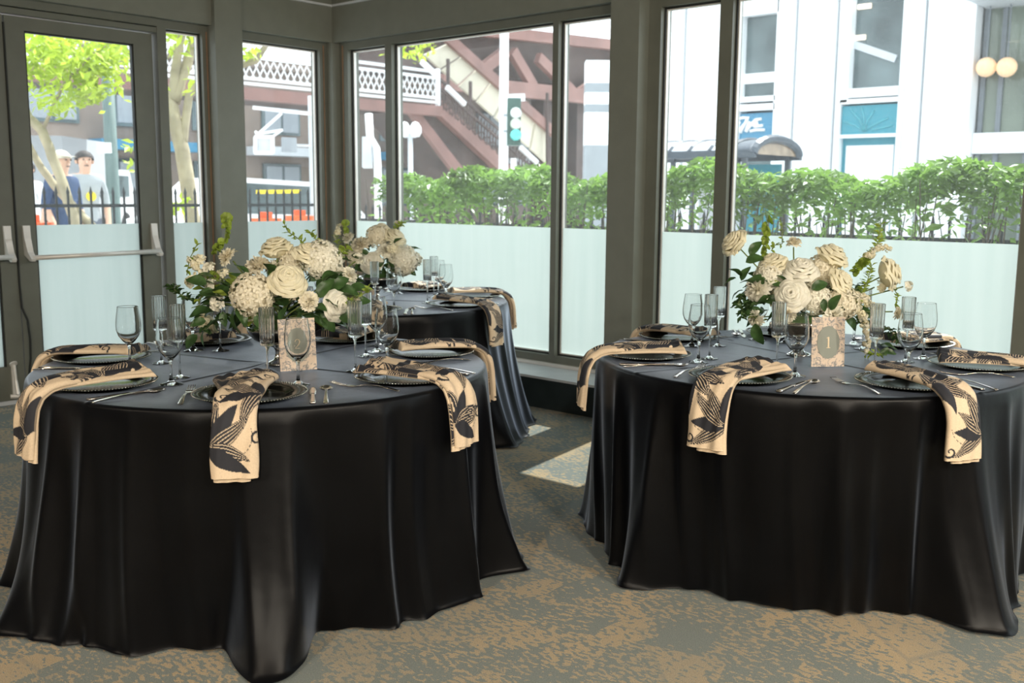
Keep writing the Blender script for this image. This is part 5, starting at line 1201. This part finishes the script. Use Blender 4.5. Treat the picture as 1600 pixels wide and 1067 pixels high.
# glazed wing
gw = simple('glazed_wing', 'greenish glazed shopfront wing right of the white building', 'building', (fx(1600) + 8, YB + 1, -0.09)); gb_ = np.array(gw.location)
GX0, GX1 = fx(1517) + 8 - gb_[0], fx(1900) + 8 - gb_[0]
zz = lambda y: on_y(1550, y, YB + 0.4)[2] + 0.09
MB().box(GX0 + 0.03, GX1, -0.6, 4, 0, 9).build('glass_wall', M['win_green'], gw)
MB().box(GX0, GX1, -0.75, -0.6, zz(240), zz(208)).build('white_band', M['white'], gw)
MB().box(GX0 + 0.05, GX1, -2.4, 0, zz(14), zz(14) + 2.5).build('soffit', M['lightgrey'], gw)
for x in (1524, 1552, 1600, 1660, 1720):
    xx = fx(x) + 8 - gb_[0]; MB().box(xx - 0.04, xx + 0.04, -0.66, -0.6, 0, 9).build('mullion', M['seam'], gw)
for x in (1541, 1573):
    c = on_y(x, 105, YB + 0.1) - gb_; MB().lathe([(0.17 * math.sin(t), -0.17 * math.cos(t)) for t in np.linspace(0, PI, 13)], 24).build('globe_lamp', emat('globe_%d' % x, (0.85, 0.55, 0.33), 0.35), gw, True, c)
    MB().tube([c, c + np.array([0, 0, 3.0])], 0.015, 6).build('lamp_cord', M['seam'], gw)
# bus shelter with barrel roof
YS = 7.5
def sq(x, y): return on_y(x, y, YS)
c = sq(1130, 240); bs = simple('bus_shelter', 'bus shelter with rounded dark roof in front of the white building', 'shelter', (c[0], YS, -0.09)); so_ = np.array([c[0], YS, -0.09])
xl, xr = sq(1000, 232)[0] - so_[0], sq(1212, 232)[0] - so_[0]; zr0, zr1 = sq(1195, 243)[2] + 0.09, sq(1195, 218)[2] + 0.09
prof = [(0.65 * math.cos(a), (zr1 - zr0) * math.sin(a)) for a in np.linspace(0, PI, 13)]
n_r = 7
for i in range(n_r):
    a0, a1 = xl + (xr - xl) * i / n_r, xl + (xr - xl) * (i + 1) / n_r - 0.03
    MB().grid([[(x, y, zr0 + z) for y, z in prof] for x in (a0, a1)]).build('roof_panel', M['lightgrey'] if i < n_r - 1 else M['awning'], bs, True)
    MB().tube([(a1 + 0.015, y, zr0 + z) for y, z in prof], 0.03, 5).build('roof_rib', M['awning'], bs)
MB().add([(xr, y * 0.94, zr0 + z * 0.9) for y, z in prof], [tuple(range(13))]).build('end_panel', mat('shelter_end', (0.34, 0.26, 0.19), 0.3, var=0.3), bs)
MB().tube([(xr + 0.02, y, zr0 + z) for y, z in prof], 0.06, 6).build('end_rim', M['awning'], bs)
for yy in (-0.65, 0.65): MB().bar((xl, yy, zr0), (xr + 0.05, yy, zr0), 0.08, 0.10).build('eaves_beam', M['awning'], bs)
for xx in (xl + 0.2, (xl + xr) / 2 + 0.2, xr - 0.12):
    for yy in (-0.6, 0.6): MB().box(xx - 0.03, xx + 0.03, yy - 0.03, yy + 0.03, 0, zr0).build('post', M['awning'], bs)
MB().box(xr - 0.75, xr - 0.2, 0.55, 0.6, 0.3, zr0 - 0.1).build('back_panel', M['sign_teal'], bs)
MB().box(xr - 1.5, xr - 0.85, 0.55, 0.6, 0.3, zr0 - 0.1).build('back_panel', M['lightgrey'], bs)
